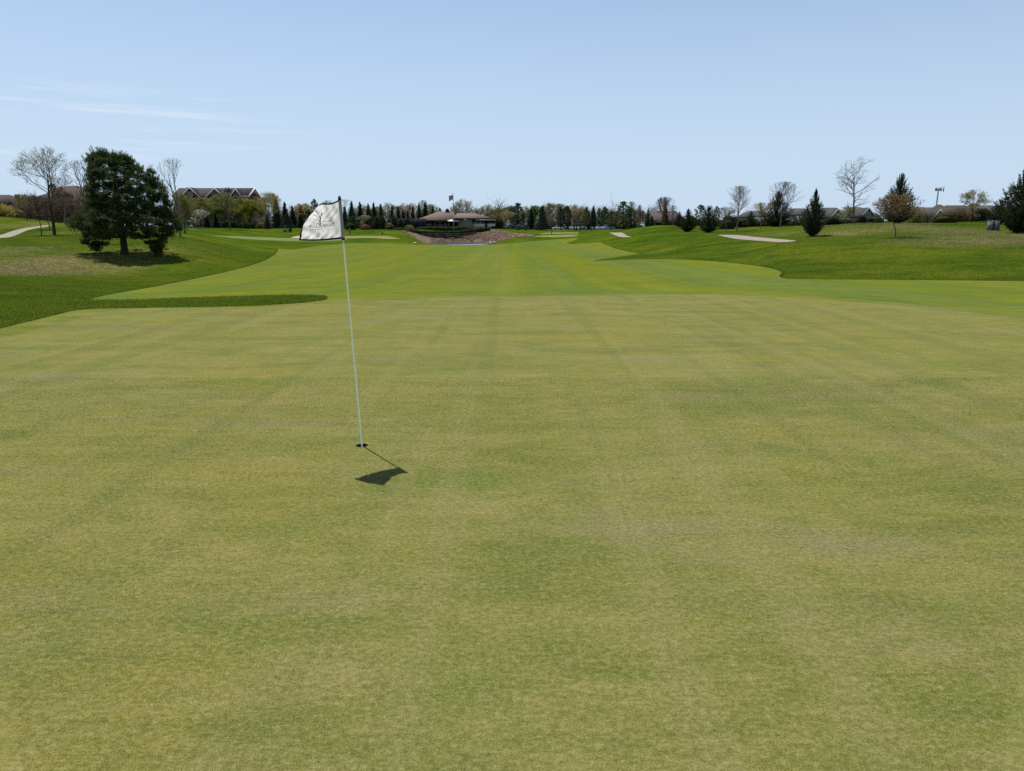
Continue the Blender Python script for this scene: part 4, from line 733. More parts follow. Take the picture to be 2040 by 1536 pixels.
# ------------------------------------------------------------------ planting (template, px, distance, top py, crown width px, label, leaf, bark, twig)
TREES = [
 ('bare_a', 107, 92, 293, 102, 'tall budding tree with a dark leaning trunk beside the left cart path', 'bud', 'dark', 'dark'),
 ('small_b', 81, 90, 388, 58, 'small twiggy tree just left of the tall budding tree', 'tan', 'dark', 'dark'),
 ('small_b', 99, 106, 392, 48, 'thin dark young tree right behind the tall budding tree', 'rust', 'dark', 'dark'),
 ('small_a', 57, 126, 388, 52, 'small olive tree on the mound above the left cart path', 'olive', 'dark', 'red'),
 ('bare_e', 178, 118, 318, 84, 'bare grey tree directly behind the left side of the big pine', 'tan', 'grey', 'grey'),
 ('bare_e', 132, 122, 352, 60, 'bare grey tree between the tall budding tree and the big pine', 'tan', 'grey', 'grey'),
 ('brush_b', 118, 135, 382, 66, 'reddish brown thicket behind the tall budding tree', 'rust', 'rust', 'red'),
 ('brush_a', 148, 138, 376, 72, 'reddish brown thicket left of the big pine', 'rust', 'rust', 'red'),
 ('brush_b', 176, 140, 380, 66, 'brown thicket half hidden by the big pine', 'tan', 'rust', 'red'),
 ('shrub_loose', 6, 140, 404, 58, 'orange budding shrub at the left edge below the brick chimney', 'gold', 'rust', 'red'),
 ('brush_a', 36, 150, 398, 54, 'brown thicket between the orange shrub and the olive tree', 'tan', 'rust', 'red'),
 ('brush_b', 78, 150, 380, 60, 'brown thicket behind the small twiggy tree', 'rust', 'rust', 'red'),
 ('pine_c', 183, 86, 416, 74, 'low grey green pine behind the lower left of the big pine', 'pine_blue', 'grey', 'grey'),
 ('bare_e', 358, 101, 314, 62, 'bare tree rising above the right shoulder of the big pine', 'tan', 'grey', 'grey'),
 ('leafy_d', 368, 122, 384, 58, 'yellow green budding tree at the right edge of the big pine', 'olive', 'dark', 'yellow'),
 ('leafy_b', 392, 205, 396, 44, 'grey green tree just left of the apartment gables', 'olive', 'grey', 'grey'),
 ('leafy_d', 398, 196, 416, 34, 'pale blossoming small tree below the grey green tree', 'blossom', 'grey', 'pale'),
 ('leafy_a', 422, 240, 391, 46, 'bright yellow green tree before the middle of the brick apartments', 'yellow', 'grey', 'grey'),
 ('bare_d', 458, 214, 383, 58, 'round grey budding tree before the chimney of the brick apartments', 'olive', 'grey', 'grey'),
 ('leafy_b', 484, 228, 392, 50, 'yellow green tree right of the round grey budding tree', 'yellow', 'grey', 'grey'),
 ('leafy_a', 478, 236, 402, 40, 'green tree tucked behind the round grey budding tree', 'green', 'grey', 'grey'),
 ('spruce_b', 413, 226, 420, 18, 'small dark spruce left of the round grey budding tree', 'spruce', 'dark', 'dark'),
 ('spruce_b', 431, 228, 424, 18, 'small dark spruce right under the bright yellow green tree', 'spruce', 'dark', 'dark'),
 ('bare_c', 508, 240, 390, 24, 'orange brown budding tree at the right end of the brick apartments', 'tan', 'tan', 'red'),
 ('leafy_c', 522, 244, 388, 28, 'pale green airy tree next to the orange brown budding tree', 'bud', 'grey', 'pale'),
 ('small_a', 537, 238, 384, 46, 'tan budding tree with a wide crown left of the spruces', 'gold', 'tan', 'yellow'),
 ('brush_a', 519, 232, 424, 36, 'tan thicket of thin trunks below the pale green airy tree', 'tan', 'tan', 'pale'),
 ('spruce_a', 533, 224, 428, 18, 'tiny dark spruce in front of the tan budding tree', 'spruce', 'dark', 'dark'),
 ('shrub_a', 521, 228, 442, 22, 'low olive bush left of the tiny dark spruce', 'olive', 'dark', 'dark'),
 ('bare_c', 547, 262, 384, 16, 'thin bare tree behind the leftmost tall spruce', 'tan', 'tan', 'red'),
 ('spruce_a', 553, 252, 393, 28, 'leftmost tall spruce, beside the tan budding tree', 'spruce', 'dark', 'dark'),
 ('spruce_b', 570, 254, 402, 24, 'tall spruce second from the left of the spruce row', 'spruce', 'dark', 'dark'),
 ('spruce_c', 573, 240, 424, 30, 'short broad spruce above the dark golf cart', 'spruce', 'dark', 'dark'),
 ('spruce_b', 585, 254, 410, 22, 'spruce right of the short broad spruce', 'spruce', 'dark', 'dark'),
 ('leafy_a', 604, 262, 402, 44, 'golden budding tree left of the pin flag', 'gold', 'dark', 'yellow'),
 ('spruce_b', 600, 248, 426, 22, 'dark spruce below the golden budding tree', 'spruce', 'dark', 'dark'),
 ('pine_b', 629, 262, 397, 28, 'dark pine whose top shows over the pin flag', 'pine', 'dark', 'dark'),
 ('spruce_c', 618, 250, 420, 30, 'dark spruce mostly hidden behind the left of the pin flag', 'spruce', 'dark', 'dark'),
 ('bare_e', 692, 268, 396, 30, 'reddish bare tree just right of the pin flag top', 'rust', 'rust', 'red'),
 ('spruce_a', 688, 250, 411, 20, 'spruce touching the right side of the pin flag', 'spruce', 'dark', 'dark'),
 ('spruce_a', 702, 252, 400, 26, 'tallest spruce right of the pin flag', 'spruce', 'dark', 'dark'),
 ('spruce_b', 719, 254, 402, 22, 'pointed blue dark spruce second from the tallest one', 'spruce', 'dark', 'dark'),
 ('pine_c', 706, 240, 430, 36, 'low spreading pine at the foot of the tallest spruce', 'pine_blue', 'dark', 'dark'),
 ('leafy_d', 726, 238, 427, 24, 'small yellow green tree left of the rounded arborvitae', 'bud', 'grey', 'yellow'),
 ('spruce_a', 735, 256, 405, 22, 'spruce behind the leftmost rounded arborvitae', 'spruce', 'dark', 'dark'),
 ('spruce_b', 746, 256, 403, 20, 'thin topped spruce behind the middle of the arborvitae', 'spruce', 'dark', 'dark'),
 ('spruce_a', 760, 256, 406, 22, 'spruce left of the bare grey tree behind the dark fence', 'spruce', 'dark', 'dark'),
 ('bare_d', 772, 268, 404, 34, 'bare grey tree between spruces behind the dark fence', 'bud', 'grey', 'pale'),
 ('spruce_a', 782, 256, 408, 20, 'spruce right of the bare grey tree behind the fence', 'spruce', 'dark', 'dark'),
 ('spruce_b', 794, 258, 411, 15, 'slim spruce above the middle of the dark fence', 'spruce', 'dark', 'dark'),
 ('bare_d', 808, 270, 405, 30, 'bare pinkish tree left of the clubhouse spruces', 'tan', 'grey', 'red'),
 ('spruce_b', 804, 258, 418, 16, 'short slim spruce below the bare pinkish tree', 'spruce', 'dark', 'dark'),
 ('spruce_b', 813, 258, 419, 14, 'short slim spruce right of the bare pinkish tree trunk', 'spruce', 'dark', 'dark'),
 ('spruce_a', 823, 260, 411, 20, 'spruce left of the clubhouse roof', 'spruce', 'dark', 'dark'),
 ('spruce_a', 836, 262, 405, 22, 'tall spruce over the left eave of the clubhouse', 'spruce', 'dark', 'dark'),
 ('spruce_b', 848, 264, 402, 24, 'tall loose spruce over the left slope of the clubhouse roof', 'juniper', 'dark', 'dark'),
 ('bare_c', 845, 272, 398, 22, 'bare tree tops behind the tall clubhouse spruces', 'tan', 'grey', 'grey'),
 ('spruce_a', 863, 268, 411, 18, 'spruce peeking over the middle of the clubhouse roof', 'spruce', 'dark', 'dark'),
 ('pine_a', 877, 272, 414, 16, 'rounded pine top left of the roof cupola', 'pine', 'dark', 'dark'),
 ('arborvitae', 741, 238, 431, 18, 'leftmost rounded arborvitae left of the dark fence', 'juniper', 'dark', 'dark'),
 ('arborvitae', 750, 236, 430, 20, 'rounded arborvitae second from the left', 'juniper', 'dark', 'dark'),
 ('arborvitae', 761, 235, 429, 22, 'tallest rounded arborvitae beside the pale fence post', 'juniper', 'dark', 'dark'),
 ('arborvitae', 786, 238, 431, 22, 'rounded arborvitae right of the pale fence post', 'juniper', 'dark', 'dark'),
 ('arborvitae', 798, 237, 435, 18, 'smaller rounded arborvitae in front of the fence', 'juniper', 'dark', 'dark'),
 ('arborvitae', 812, 240, 433, 24, 'wide rounded arborvitae nearest the clubhouse terrace', 'juniper', 'dark', 'dark'),
 ('shrub_a', 775, 234, 443, 18, 'light olive bush between the two arborvitae groups', 'olive', 'dark', 'dark'),
 ('shrub_b', 815, 236, 447, 26, 'low olive bush at the right foot of the arborvitae', 'olive', 'dark', 'dark'),
 ('shrub_b', 698, 236, 443, 30, 'low bush row right of the pin flag', 'hedge', 'dark', 'dark'),
 ('shrub_b', 728, 235, 446, 28, 'low brown bush under the small yellow green tree', 'rust', 'dark', 'dark'),
 ('bare_d', 728, 268, 408, 34, 'bare budding tree between the tallest and the third spruce', 'olive', 'grey', 'pale'),
 ('leafy_d', 753, 268, 410, 32, 'olive budding tree filling a gap in the middle of the spruce row', 'olive', 'grey', 'pale'),
 ('leafy_d', 792, 270, 409, 30, 'tan budding tree behind the slim spruce above the fence', 'tan', 'grey', 'pale'),
 ('bare_d', 826, 274, 405, 34, 'grey budding tree behind the spruce left of the clubhouse roof', 'bud', 'grey', 'grey'),
 ('leafy_d', 858, 276, 405, 34, 'pale budding tree behind the spruces over the clubhouse roof', 'bud', 'grey', 'pale'),
 ('leafy_b', 404, 215, 390, 44, 'olive leafing tree left of the bright yellow green tree', 'olive', 'grey', 'grey'),
 ('leafy_b', 440, 232, 389, 46, 'green leafing tree left behind the round grey budding tree', 'green', 'grey', 'grey'),
 ('leafy_a', 500, 234, 395, 40, 'green leafing tree at the right end of the brick apartments', 'green', 'grey', 'grey'),
 ('bare_d', 660, 262, 400, 40, 'budding tree hidden mostly by the pin flag', 'olive', 'grey', 'pale'),
 ('bare_d', 926, 285, 397, 42, 'rounded bare tree right of the flagpole behind the clubhouse', 'bud', 'grey', 'grey'),
 ('bare_c', 905, 290, 410, 26, 'thin bare tree tops beside the flagpole', 'bud', 'grey', 'grey'),
 ('bare_d', 950, 290, 415, 32, 'low bare tree over the right wing of the clubhouse', 'olive', 'grey', 'grey'),
 ('bare_d', 974, 282, 407, 32, 'bare grey tree over the right end of the clubhouse', 'bud', 'grey', 'grey'),
 ('leafy_d', 994, 284, 413, 34, 'olive budding tree right of the clubhouse', 'olive', 'grey', 'grey'),
 ('leafy_d', 1008, 262, 420, 40, 'tan budding tree behind the parked black truck', 'tan', 'tan', 'yellow'),
 ('shrub_a', 995, 250, 434, 22, 'dark round evergreen bush at the right corner of the clubhouse', 'juniper', 'dark', 'dark'),
 ('shrub_b', 984, 246, 450, 16, 'low hedge bush against the right end of the clubhouse', 'hedge', 'dark', 'dark'),
 ('leafy_b', 1020, 292, 408, 36, 'green leafy tree left behind the broad pine', 'green', 'dark', 'dark'),
 ('pine_a', 1031, 270, 404, 48, 'broad dark pine behind the parked black truck', 'pine_blue', 'dark', 'dark'),
 ('leafy_b', 1060, 292, 407, 44, 'bright green leafy tree between the pines', 'green', 'dark', 'dark'),
 ('spruce_b', 1058, 266, 415, 24, 'slim dark spruce before the bright green leafy tree', 'spruce', 'dark', 'dark'),
 ('spruce_c', 1080, 262, 409, 40, 'tall pointed spruce left of the parked cars', 'spruce', 'dark', 'dark'),
 ('leafy_d', 1094, 330, 403, 34, 'hazy budding tree behind the tall pointed spruce', 'olive', 'grey', 'grey'),
 ('leafy_d', 1112, 335, 404, 40, 'hazy budding tree left of the car park pine', 'olive', 'grey', 'pale'),
 ('brush_a', 1101, 300, 428, 34, 'pinkish thicket behind the car park entrance', 'rust', 'rust', 'red'),
 ('pine_b', 1117, 278, 414, 26, 'left one of two joined pines at the car park', 'pine_blue', 'dark', 'dark'),
 ('pine_b', 1129, 276, 410, 34, 'taller right one of two joined pines at the car park', 'pine_blue', 'dark', 'dark'),
 ('bare_d', 1143, 330, 408, 40, 'bare budding tree behind the black pergola', 'olive', 'grey', 'grey'),
 ('leafy_d', 1156, 315, 413, 40, 'tan budding tree above the black pergola', 'tan', 'tan', 'yellow'),
 ('pine_b', 1168, 300, 413, 24, 'dark pine above the right of the pergola', 'pine', 'dark', 'dark'),
 ('spruce_a', 1181, 302, 410, 26, 'pointed spruce right of the pergola', 'spruce', 'dark', 'dark'),
 ('pine_b', 1193, 306, 415, 22, 'pine behind the white parked cars', 'pine', 'dark', 'dark'),
 ('pine_b', 1204, 300, 412, 26, 'round topped pine behind the blue parked car', 'pine', 'dark', 'dark'),
 ('pine_c', 1218, 250, 420, 34, 'pine at the left foot of the large ragged pine', 'pine', 'dark', 'dark'),
 ('pine_a', 1241, 205, 401, 52, 'large ragged pine beside the middle cart path', 'pine', 'dark', 'dark'),
 ('pine_c', 1256, 200, 414, 44, 'dark pine leaning on the right of the large ragged pine', 'pine', 'dark', 'dark'),
 ('bare_c', 1256, 230, 401, 30, 'bare tree top behind the large ragged pine', 'tan', 'grey', 'grey'),
 ('small_a', 1274, 160, 419, 22, 'small orange brown tree right of the large ragged pine', 'rust', 'rust', 'red'),
 ('bare_c', 1273, 210, 408, 18, 'thin bare tree behind the small orange brown tree', 'tan', 'grey', 'grey'),
 ('juniper_a', 1290, 185, 412, 20, 'slim dark juniper left of the low grey house', 'juniper', 'dark', 'dark'),
 ('spruce_a', 1298, 182, 430, 14, 'tiny spruce beside the slim dark juniper', 'juniper_o', 'dark', 'dark'),
 ('small_a', 1323, 162, 393, 36, 'red leaved young tree in front of the low grey house', 'red', 'rust', 'red'),
 ('spruce_a', 1324, 176, 404, 22, 'dark spruce right behind the red leaved young tree', 'rust', 'dark', 'dark'),
 ('shrub_b', 1320, 176, 440, 40, 'dark low bush under the red leaved young tree', 'hedge', 'dark', 'dark'),
 ('bare_c', 1340, 142, 409, 24, 'slender bare young tree left of the junipers', 'tan', 'grey', 'grey'),
 ('juniper_c', 1352, 150, 420, 26, 'olive juniper behind the slender bare young tree', 'juniper_o', 'dark', 'dark'),
 ('juniper_b', 1370, 128, 414, 44, 'spiky juniper, left of the pair by the cart path', 'juniper_o', 'dark', 'dark'),
 ('pine_c', 1393, 165, 408, 40, 'dark pine showing behind the pair of junipers', 'pine', 'dark', 'dark'),
 ('juniper_c', 1411, 116, 407, 50, 'dense dark juniper, right of the pair by the cart path', 'juniper', 'dark', 'dark'),
 ('pine_b', 1426, 160, 411, 22, 'pine tip right behind the dense dark juniper', 'pine', 'dark', 'dark'),
 ('shrub_b', 1450, 136, 424, 46, 'dark evergreen bush behind the slim bare tree', 'juniper', 'dark', 'dark'),
 ('small_b', 1447, 112, 412, 40, 'small reddish twiggy tree left of the slim bare tree', 'rust', 'grey', 'red'),
 ('bare_c', 1468, 113, 369, 56, 'slim bare tree standing beside the right cart path', 'tan', 'grey', 'pale'),
 ('juniper_c', 1495, 150, 419, 26, 'dark rounded juniper right of the slim bare tree', 'juniper', 'dark', 'dark'),
 ('shrub_b', 1478, 142, 434, 30, 'low dark bush at the foot of the slim bare tree', 'juniper', 'dark', 'dark'),
 ('small_b', 1515, 120, 403, 46, 'small yellowish budding tree left of the broad juniper', 'gold', 'grey', 'yellow'),
 ('juniper_b', 1546, 134, 378, 76, 'broad spiky juniper behind two bare trees', 'juniper_o', 'dark', 'dark'),
 ('bare_c', 1554, 119, 361, 54, 'bare forked tree in front of the broad spiky juniper', 'tan', 'grey', 'grey'),
 ('brush_b', 1600, 110, 412, 26, 'brown thicket left of the lone dark juniper', 'rust', 'rust', 'red'),
 ('juniper_d', 1620, 80, 373, 58, 'lone dark spiky juniper casting a shadow on the right bank', 'juniper', 'dark', 'dark'),
 ('shrub_b', 1658, 120, 428, 46, 'low dark bush right of the lone juniper', 'juniper', 'dark', 'dark'),
 ('leafy_d', 1684, 135, 410, 40, 'pale yellow budding bush behind the tall bare tree', 'bud', 'grey', 'yellow'),
 ('shrub_a', 1714, 118, 428, 26, 'dark small bush right of the tall bare tree', 'juniper', 'dark', 'dark'),
 ('bare_b', 1698, 92, 311, 92, 'tall crooked bare tree standing on the right mound', 'tan', 'rust', 'grey'),
 ('juniper_b', 1785, 104, 342, 80, 'large spiky juniper behind the brown leaved tree', 'juniper', 'dark', 'dark'),
 ('small_a', 1786, 70, 388, 84, 'young tree with clinging brown leaves on the right bank', 'brown', 'grey', 'dark'),
 ('shrub_b', 1745, 118, 430, 36, 'dark bush left of the large spiky juniper', 'juniper', 'dark', 'dark'),
 ('shrub_loose', 1820, 124, 414, 46, 'grey green bush right of the large spiky juniper', 'olive', 'grey', 'grey'),
 ('brush_a', 1846, 122, 414, 46, 'bare grey bush left of the dark wide bush', 'tan', 'rust', 'grey'),
 ('shrub_b', 1882, 118, 420, 66, 'dark wide evergreen bush below the cell tower', 'juniper_o', 'dark', 'dark'),
 ('shrub_loose', 1910, 130, 412, 54, 'tan bush left of the round topped bare tree', 'rust', 'rust', 'red'),
 ('shrub_a', 1950, 132, 414, 44, 'dark bush right of the round topped bare tree', 'juniper', 'dark', 'dark'),
 ('bare_d', 1935, 118, 378, 50, 'round topped bare tree standing clear near the right edge', 'bud', 'dark', 'grey'),
 ('juniper_c', 1988, 100, 394, 60, 'olive juniper behind the grey utility cabinet', 'juniper_o', 'dark', 'dark'),
 ('juniper_d', 2030, 75, 322, 108, 'big juniper with long spiky boughs cut by the right edge', 'juniper', 'dark', 'dark'),
]
for row in TREES:
    plant(*row)

# ------------------------------------------------------------------ far wood closing the gaps (reads as one mass)
def far_wood(name, label, n, px0, px1, Y0, Y1, ytop, spread, leaf, twig, seed):
    rg = np.random.default_rng(seed); g = Geo(); gl = Geo()
    for i in range(n):
        Y = rg.uniform(Y0, Y1); px = rg.uniform(px0, px1); x = X(px, Y); z = h1(x, Y); hgt = max(3, Z(ytop + rg.normal() * spread, Y) - z); wd = hgt * rg.uniform(.25, .4)
        m = 26; base = np.array([x, Y, z - .2]); top = base + np.array([rg.normal() * .5, 0, hgt * .75]); g.tubes([base], [top], [.16], [.05], 4)
        t = rg.uniform(.22, 1, m); q = base + (top - base) * t[:, None]; d = rg.normal(size=(m, 3)); d[:, 2] = np.abs(d[:, 2]) + .35; d /= np.linalg.norm(d, axis=1, keepdims=True); e = q + d * (wd * rg.uniform(.5, 1.1, m))[:, None]; g.tubes(q, e, .06, .02, 3)
        k = rg.integers(0, m, 90); tt = rg.uniform(.3, 1, 90)[:, None]; s0 = q[k] * (1 - tt) + e[k] * tt; d2 = d[k] + rg.normal(size=(90, 3)) * .7; d2 /= np.linalg.norm(d2, axis=1, keepdims=True); g.tubes(s0, s0 + d2 * wd * .32, .028, .014, 3)
        gl.leaves(s0 + d2 * wd * rg.uniform(.1, .4, (90, 1)), .16, rg); gl.leaves(s0 + rg.normal(size=(90, 3)) * .5, .15, rg)
    e = thing(name, label, 'wood'); struct(e, 'stuff'); 
    a = obj('branches', g, TWIG[twig], e); b = obj('leaves', gl, LEAF[leaf], e); struct(a, 'stuff'); struct(b, 'stuff')
far_wood('far_wood', 'distant leafless wood filling the skyline behind the clubhouse', 260, 480, 1000, 275, 360, 416, 6, 'olive', 'grey', 1)
far_wood('far_wood', 'distant tan budding wood behind the car park', 220, 985, 1310, 320, 390, 414, 6, 'olive', 'pale', 2)
far_wood('far_wood', 'distant low wood between the houses on the right', 90, 1300, 1660, 220, 300, 434, 5, 'olive', 'grey', 3)
far_wood('far_wood', 'distant brown wood behind the trees on the left', 70, -60, 400, 170, 240, 412, 8, 'rust', 'red', 4)
def undergrowth(px0, px1, Y0, Y1, ytop, n, seed, label, leaf='hedge'):
    rg = np.random.default_rng(seed); g = Geo()
    for i in range(n):
        Y = rg.uniform(Y0, Y1); px = px0 + (px1 - px0) * (i + rg.random()) / n; x = X(px, Y); z = h1(x, Y); hgt = max(1.0, Z(ytop + rg.normal() * 3.5, Y) - z); r = hgt * rg.uniform(.4, .7)
        g.blob((x, Y, z + hgt * .4), (r * .66, r * .66, hgt * .42), rg, 9, 6, .16); m = 210; u = rg.normal(size=(m, 3)); u /= np.linalg.norm(u, axis=1, keepdims=True); g.leaves(np.array([x, Y, z + hgt * .42]) + u * np.array([r, r, hgt * .58]) * rg.uniform(.7, 1.12, (m, 1)), .15, rg)
    o = obj('undergrowth', g, LEAF[leaf]); struct(o, 'stuff'); tag(o, label, 'undergrowth')
undergrowth(500, 850, 258, 285, 444, 110, 5, 'dark undergrowth below the spruce row')
undergrowth(350, 520, 240, 262, 441, 60, 15, 'dark undergrowth in front of the brick apartments')
undergrowth(985, 1330, 300, 325, 447, 110, 6, 'dark undergrowth behind the car park')
undergrowth(1330, 2060, 150, 185, 441, 120, 7, 'dark undergrowth behind the right mound', 'juniper_o')

# ------------------------------------------------------------------ buildings
def brick_mat(name, c1, c2, mortar, scale):
    b = NB(name); t = b.nd('TexBrick'); v = b.nd('TexCoord').outputs['Object']; sp = b.nd('SeparateXYZ'); b.l.new(v, sp.inputs[0]); cb = b.nd('CombineXYZ'); b.l.new(b.math('ADD', sp.outputs[0], sp.outputs[1]), cb.inputs[0]); b.l.new(sp.outputs[2], cb.inputs[1])
    b.l.new(cb.outputs[0], t.inputs['Vector']); t.inputs['Color1'].default_value = (*c1, 1); t.inputs['Color2'].default_value = (*c2, 1); t.inputs['Mortar'].default_value = (*mortar, 1); t.inputs['Scale'].default_value = scale; b.base(t.outputs['Color'], 0.9, 0.1); return b.m
def shingle_mat(name, c, var=0.25):
    b = NB(name); p = b.pos((1, 1, 3.0)); n = b.noise(p, 1.3, 4, 0.7); n2 = b.noise(b.pos(), 0.25, 3); b.base(b.mix(n2, b.mix(n, tuple(q * (1 - var) for q in c), tuple(q * (1 + var) for q in c)), c), 0.9, 0.15); b.bump(n, 0.6, 0.04); return b.m
def glass_mat(name, c=(0.03, 0.04, 0.05), rough=0.08):
    b = NB(name); n = b.noise(b.pos(), 0.5, 2); b.base(b.mix(n, c, tuple(q * 1.6 for q in c)), rough, 0.6); return b.m
M_BRICK = brick_mat('red_brick', (0.085, 0.040, 0.034), (0.12, 0.055, 0.046), (0.13, 0.1, 0.09), 4.0); M_BRICK_D = brick_mat('dark_brick', (0.075, 0.036, 0.032), (0.10, 0.048, 0.042), (0.12, 0.09, 0.08), 4.0)
M_SH_CLUB = shingle_mat('clubhouse_shingles', (0.175, 0.125, 0.105)); M_SH_APT = shingle_mat('apartment_shingles', (0.062, 0.050, 0.050)); M_SH_GREY = shingle_mat('grey_shingles', (0.078, 0.074, 0.072)); M_SH_BRN = shingle_mat('brown_shingles', (0.070, 0.056, 0.048)); M_SH_RED = shingle_mat('plum_shingles', (0.095, 0.075, 0.073))
M_GLASS = glass_mat('window_glass'); M_GLASS_L = glass_mat('window_glass_light', (0.10, 0.14, 0.18), 0.1)
M_TRIM = plain('white_trim', (0.66, 0.64, 0.60), 0.6, 0.3, 0, 0.06); M_BEIGE = plain('beige_stucco', (0.265, 0.225, 0.18), 0.9, 0.1, 0, 0.08, 1.2); M_CREAM = plain('cream_panel', (0.66, 0.57, 0.46), 0.8, 0.2, 0, 0.06)
M_STONE = plain('grey_stone', (0.14, 0.14, 0.135), 0.9, 0.1, 0, 0.3, 2.0); M_DARKWOOD = plain('dark_stained_wood', (0.020, 0.020, 0.026), 0.8, 0.2, 0, 0.35, 2.5); M_PILLAR = plain('pillar_stone', (0.19, 0.165, 0.14), 0.9, 0.1, 0, 0.2)
M_FASCIA = plain('grey_fascia', (0.20, 0.19, 0.175), 0.7, 0.2, 0, 0.1); M_WALL_T = plain('retaining_wall_stone', (0.060, 0.048, 0.041), 0.95, 0.1, 0, 0.35, 1.6); M_SIDING = plain('grey_siding', (0.27, 0.255, 0.235), 0.85, 0.2, 0, 0.1); M_SIDING_T = plain('taupe_siding', (0.235, 0.20, 0.17), 0.85, 0.2, 0, 0.1); M_BLUEG = plain('bluegrey_siding', (0.20, 0.215, 0.225), 0.85, 0.2, 0, 0.08)
M_BLACK = plain('black_paint', (0.012, 0.012, 0.013), 0.5, 0.4, 0, 0.2); M_STEEL = plain('galvanised_steel', (0.36, 0.37, 0.38), 0.45, 0.5, 0.6, 0.1); M_WHITE = plain('white_paint', (0.72, 0.72, 0.70), 0.4, 0.4, 0, 0.04)
def bx(name, mat, parent, x0, x1, y0, y1, z0, z1): return obj(name, Geo().box(min(x0, x1), max(x0, x1), min(y0, y1), max(y0, y1), min(z0, z1), max(z0, z1)), mat, parent)
def hip(name, mat, parent, x0, x1, y0, y1, z0, z1, rx0, rx1, ry=None, th=0.25):
    """hip / gable roof: eave rectangle at z0, ridge rx0..rx1 at z1"""
    ry = (y0 + y1) / 2 if ry is None else ry
    v = [(x0, y0, z0), (x1, y0, z0), (x1, y1, z0), (x0, y1, z0), (rx0, ry, z1), (rx1, ry, z1), (x0, y0, z0 - th), (x1, y0, z0 - th), (x1, y1, z0 - th), (x0, y1, z0 - th)]
    g = Geo(); g.add(v, [(0, 1, 5, 4), (2, 3, 4, 5), (1, 2, 5), (3, 0, 4), (0, 6, 7, 1), (1, 7, 8, 2), (2, 8, 9, 3), (3, 9, 6, 0), (6, 9, 8, 7)]); return obj(name, g, mat, parent)
def gable_front(name, mat, parent, xc, hw, yf, yb, z0, z1, over=0.3):
    """roof of a cross gable facing the viewer (ridge along y)"""
    g = Geo(); t = 0.22
    for s_ in (-1, 1):
        v = [(xc, yf, z1), (xc, yb, z1), (xc + s_ * hw, yb, z0), (xc + s_ * hw, yf, z0)]; v2 = [(a, b, c - t) for a, b, c in v]; V = v + v2
        g.add(V, [(0, 1, 2, 3), (7, 6, 5, 4), (0, 3, 7, 4), (1, 5, 6, 2), (3, 2, 6, 7)])
    return obj(name, g, mat, parent)
def tri_wall(name, mat, parent, xc, hw, y0, y1, z0, z1):
    v = [(xc - hw, y0, z0), (xc + hw, y0, z0), (xc, y0, z1), (xc - hw, y1, z0), (xc + hw, y1, z0), (xc, y1, z1)]; return obj(name, Geo().add(v, [(0, 1, 2), (5, 4, 3), (0, 3, 4, 1), (1, 4, 5, 2), (2, 5, 3, 0)]), mat, parent)
def window(parent, x0, x1, y, z0, z1, glass=None, frame=None, mull=1):
    fr = frame or M_TRIM; f = Geo(); w_ = 0.10
    f.box(x0, x1, y - .06, y + .02, z1 - w_, z1).box(x0, x1, y - .06, y + .02, z0, z0 + w_).box(x0, x0 + w_, y - .058, y + .02, z0 + w_, z1 - w_).box(x1 - w_, x1, y - .058, y + .02, z0 + w_, z1 - w_)
    for k in range(mull): xm = x0 + (x1 - x0) * (k + 1) / (mull + 1); f.box(xm - .04, xm + .04, y - .056, y + .02, z0 + w_, z1 - w_)
    o = obj('window', f, fr, parent); obj('pane', Geo().box(x0 + .05, x1 - .05, y - .02, y + .03, z0 + .05, z1 - .05), glass or M_GLASS, o); return o

# ---- clubhouse (local frame: origin at its foot, front facing the viewer)
YC = 246.0
def cxl(px, Y=YC): return X(px, Y)
gz = h1(cxl(900), YC)
club = thing('clubhouse', 'low beige clubhouse with wide brown hip roofs above the pond', 'building', (0, 0, 0))
q = lambda py, Y=YC: Z(py, Y)
zb = gz - 0.6
# walls
bx('wall', M_BEIGE, club, cxl(914), cxl(941), YC, YC + 9, zb, q(436)); bx('wall', M_CREAM, club, cxl(941.05), cxl(966.3), YC + .6, YC + 9, q(453), q(445.4)); bx('wall', M_CREAM, club, cxl(970.7), cxl(985), YC + .6, YC + 9, q(453), q(445.4))
bx('plinth', M_STONE, club, cxl(941.05), cxl(966.3), YC + .45, YC + 9, zb, q(453)); bx('plinth', M_STONE, club, cxl(970.7), cxl(985), YC + .45, YC + 9, zb, q(453))
bx('clerestory', M_DARKWOOD, club, cxl(941.1), cxl(984.8), YC + .9, YC + 9, q(445.4), q(436.5)); bx('door', M_BLACK, club, cxl(966.3), cxl(970.7), YC + 1.2, YC + 1.5, zb, q(440))
for a, b, gl in ((941.6, 952, M_GLASS_L), (953, 961.2, M_GLASS_L), (962, 964.5, M_GLASS_L), (973, 982, M_GLASS)): window(club, cxl(a), cxl(b), YC + .88, q(445), q(440.6), gl, M_DARKWOOD, 0)
bx('glass_wall', M_GLASS, club, cxl(833), cxl(913.9), YC + 3.5, YC + 4, zb, q(438.3))
for p_ in (856.5, 866.5, 876.5, 887.2, 894, 903, 912): bx('pillar', M_PILLAR, club, cxl(p_ - .9), cxl(p_ + .9), YC + .4, YC + .95, zb, q(438.3))
for p_ in (861, 871, 882, 898): bx('window_post', M_DARKWOOD, club, cxl(p_ - .25), cxl(p_ + .25), YC + 3.3, YC + 3.5, zb, q(438.3))
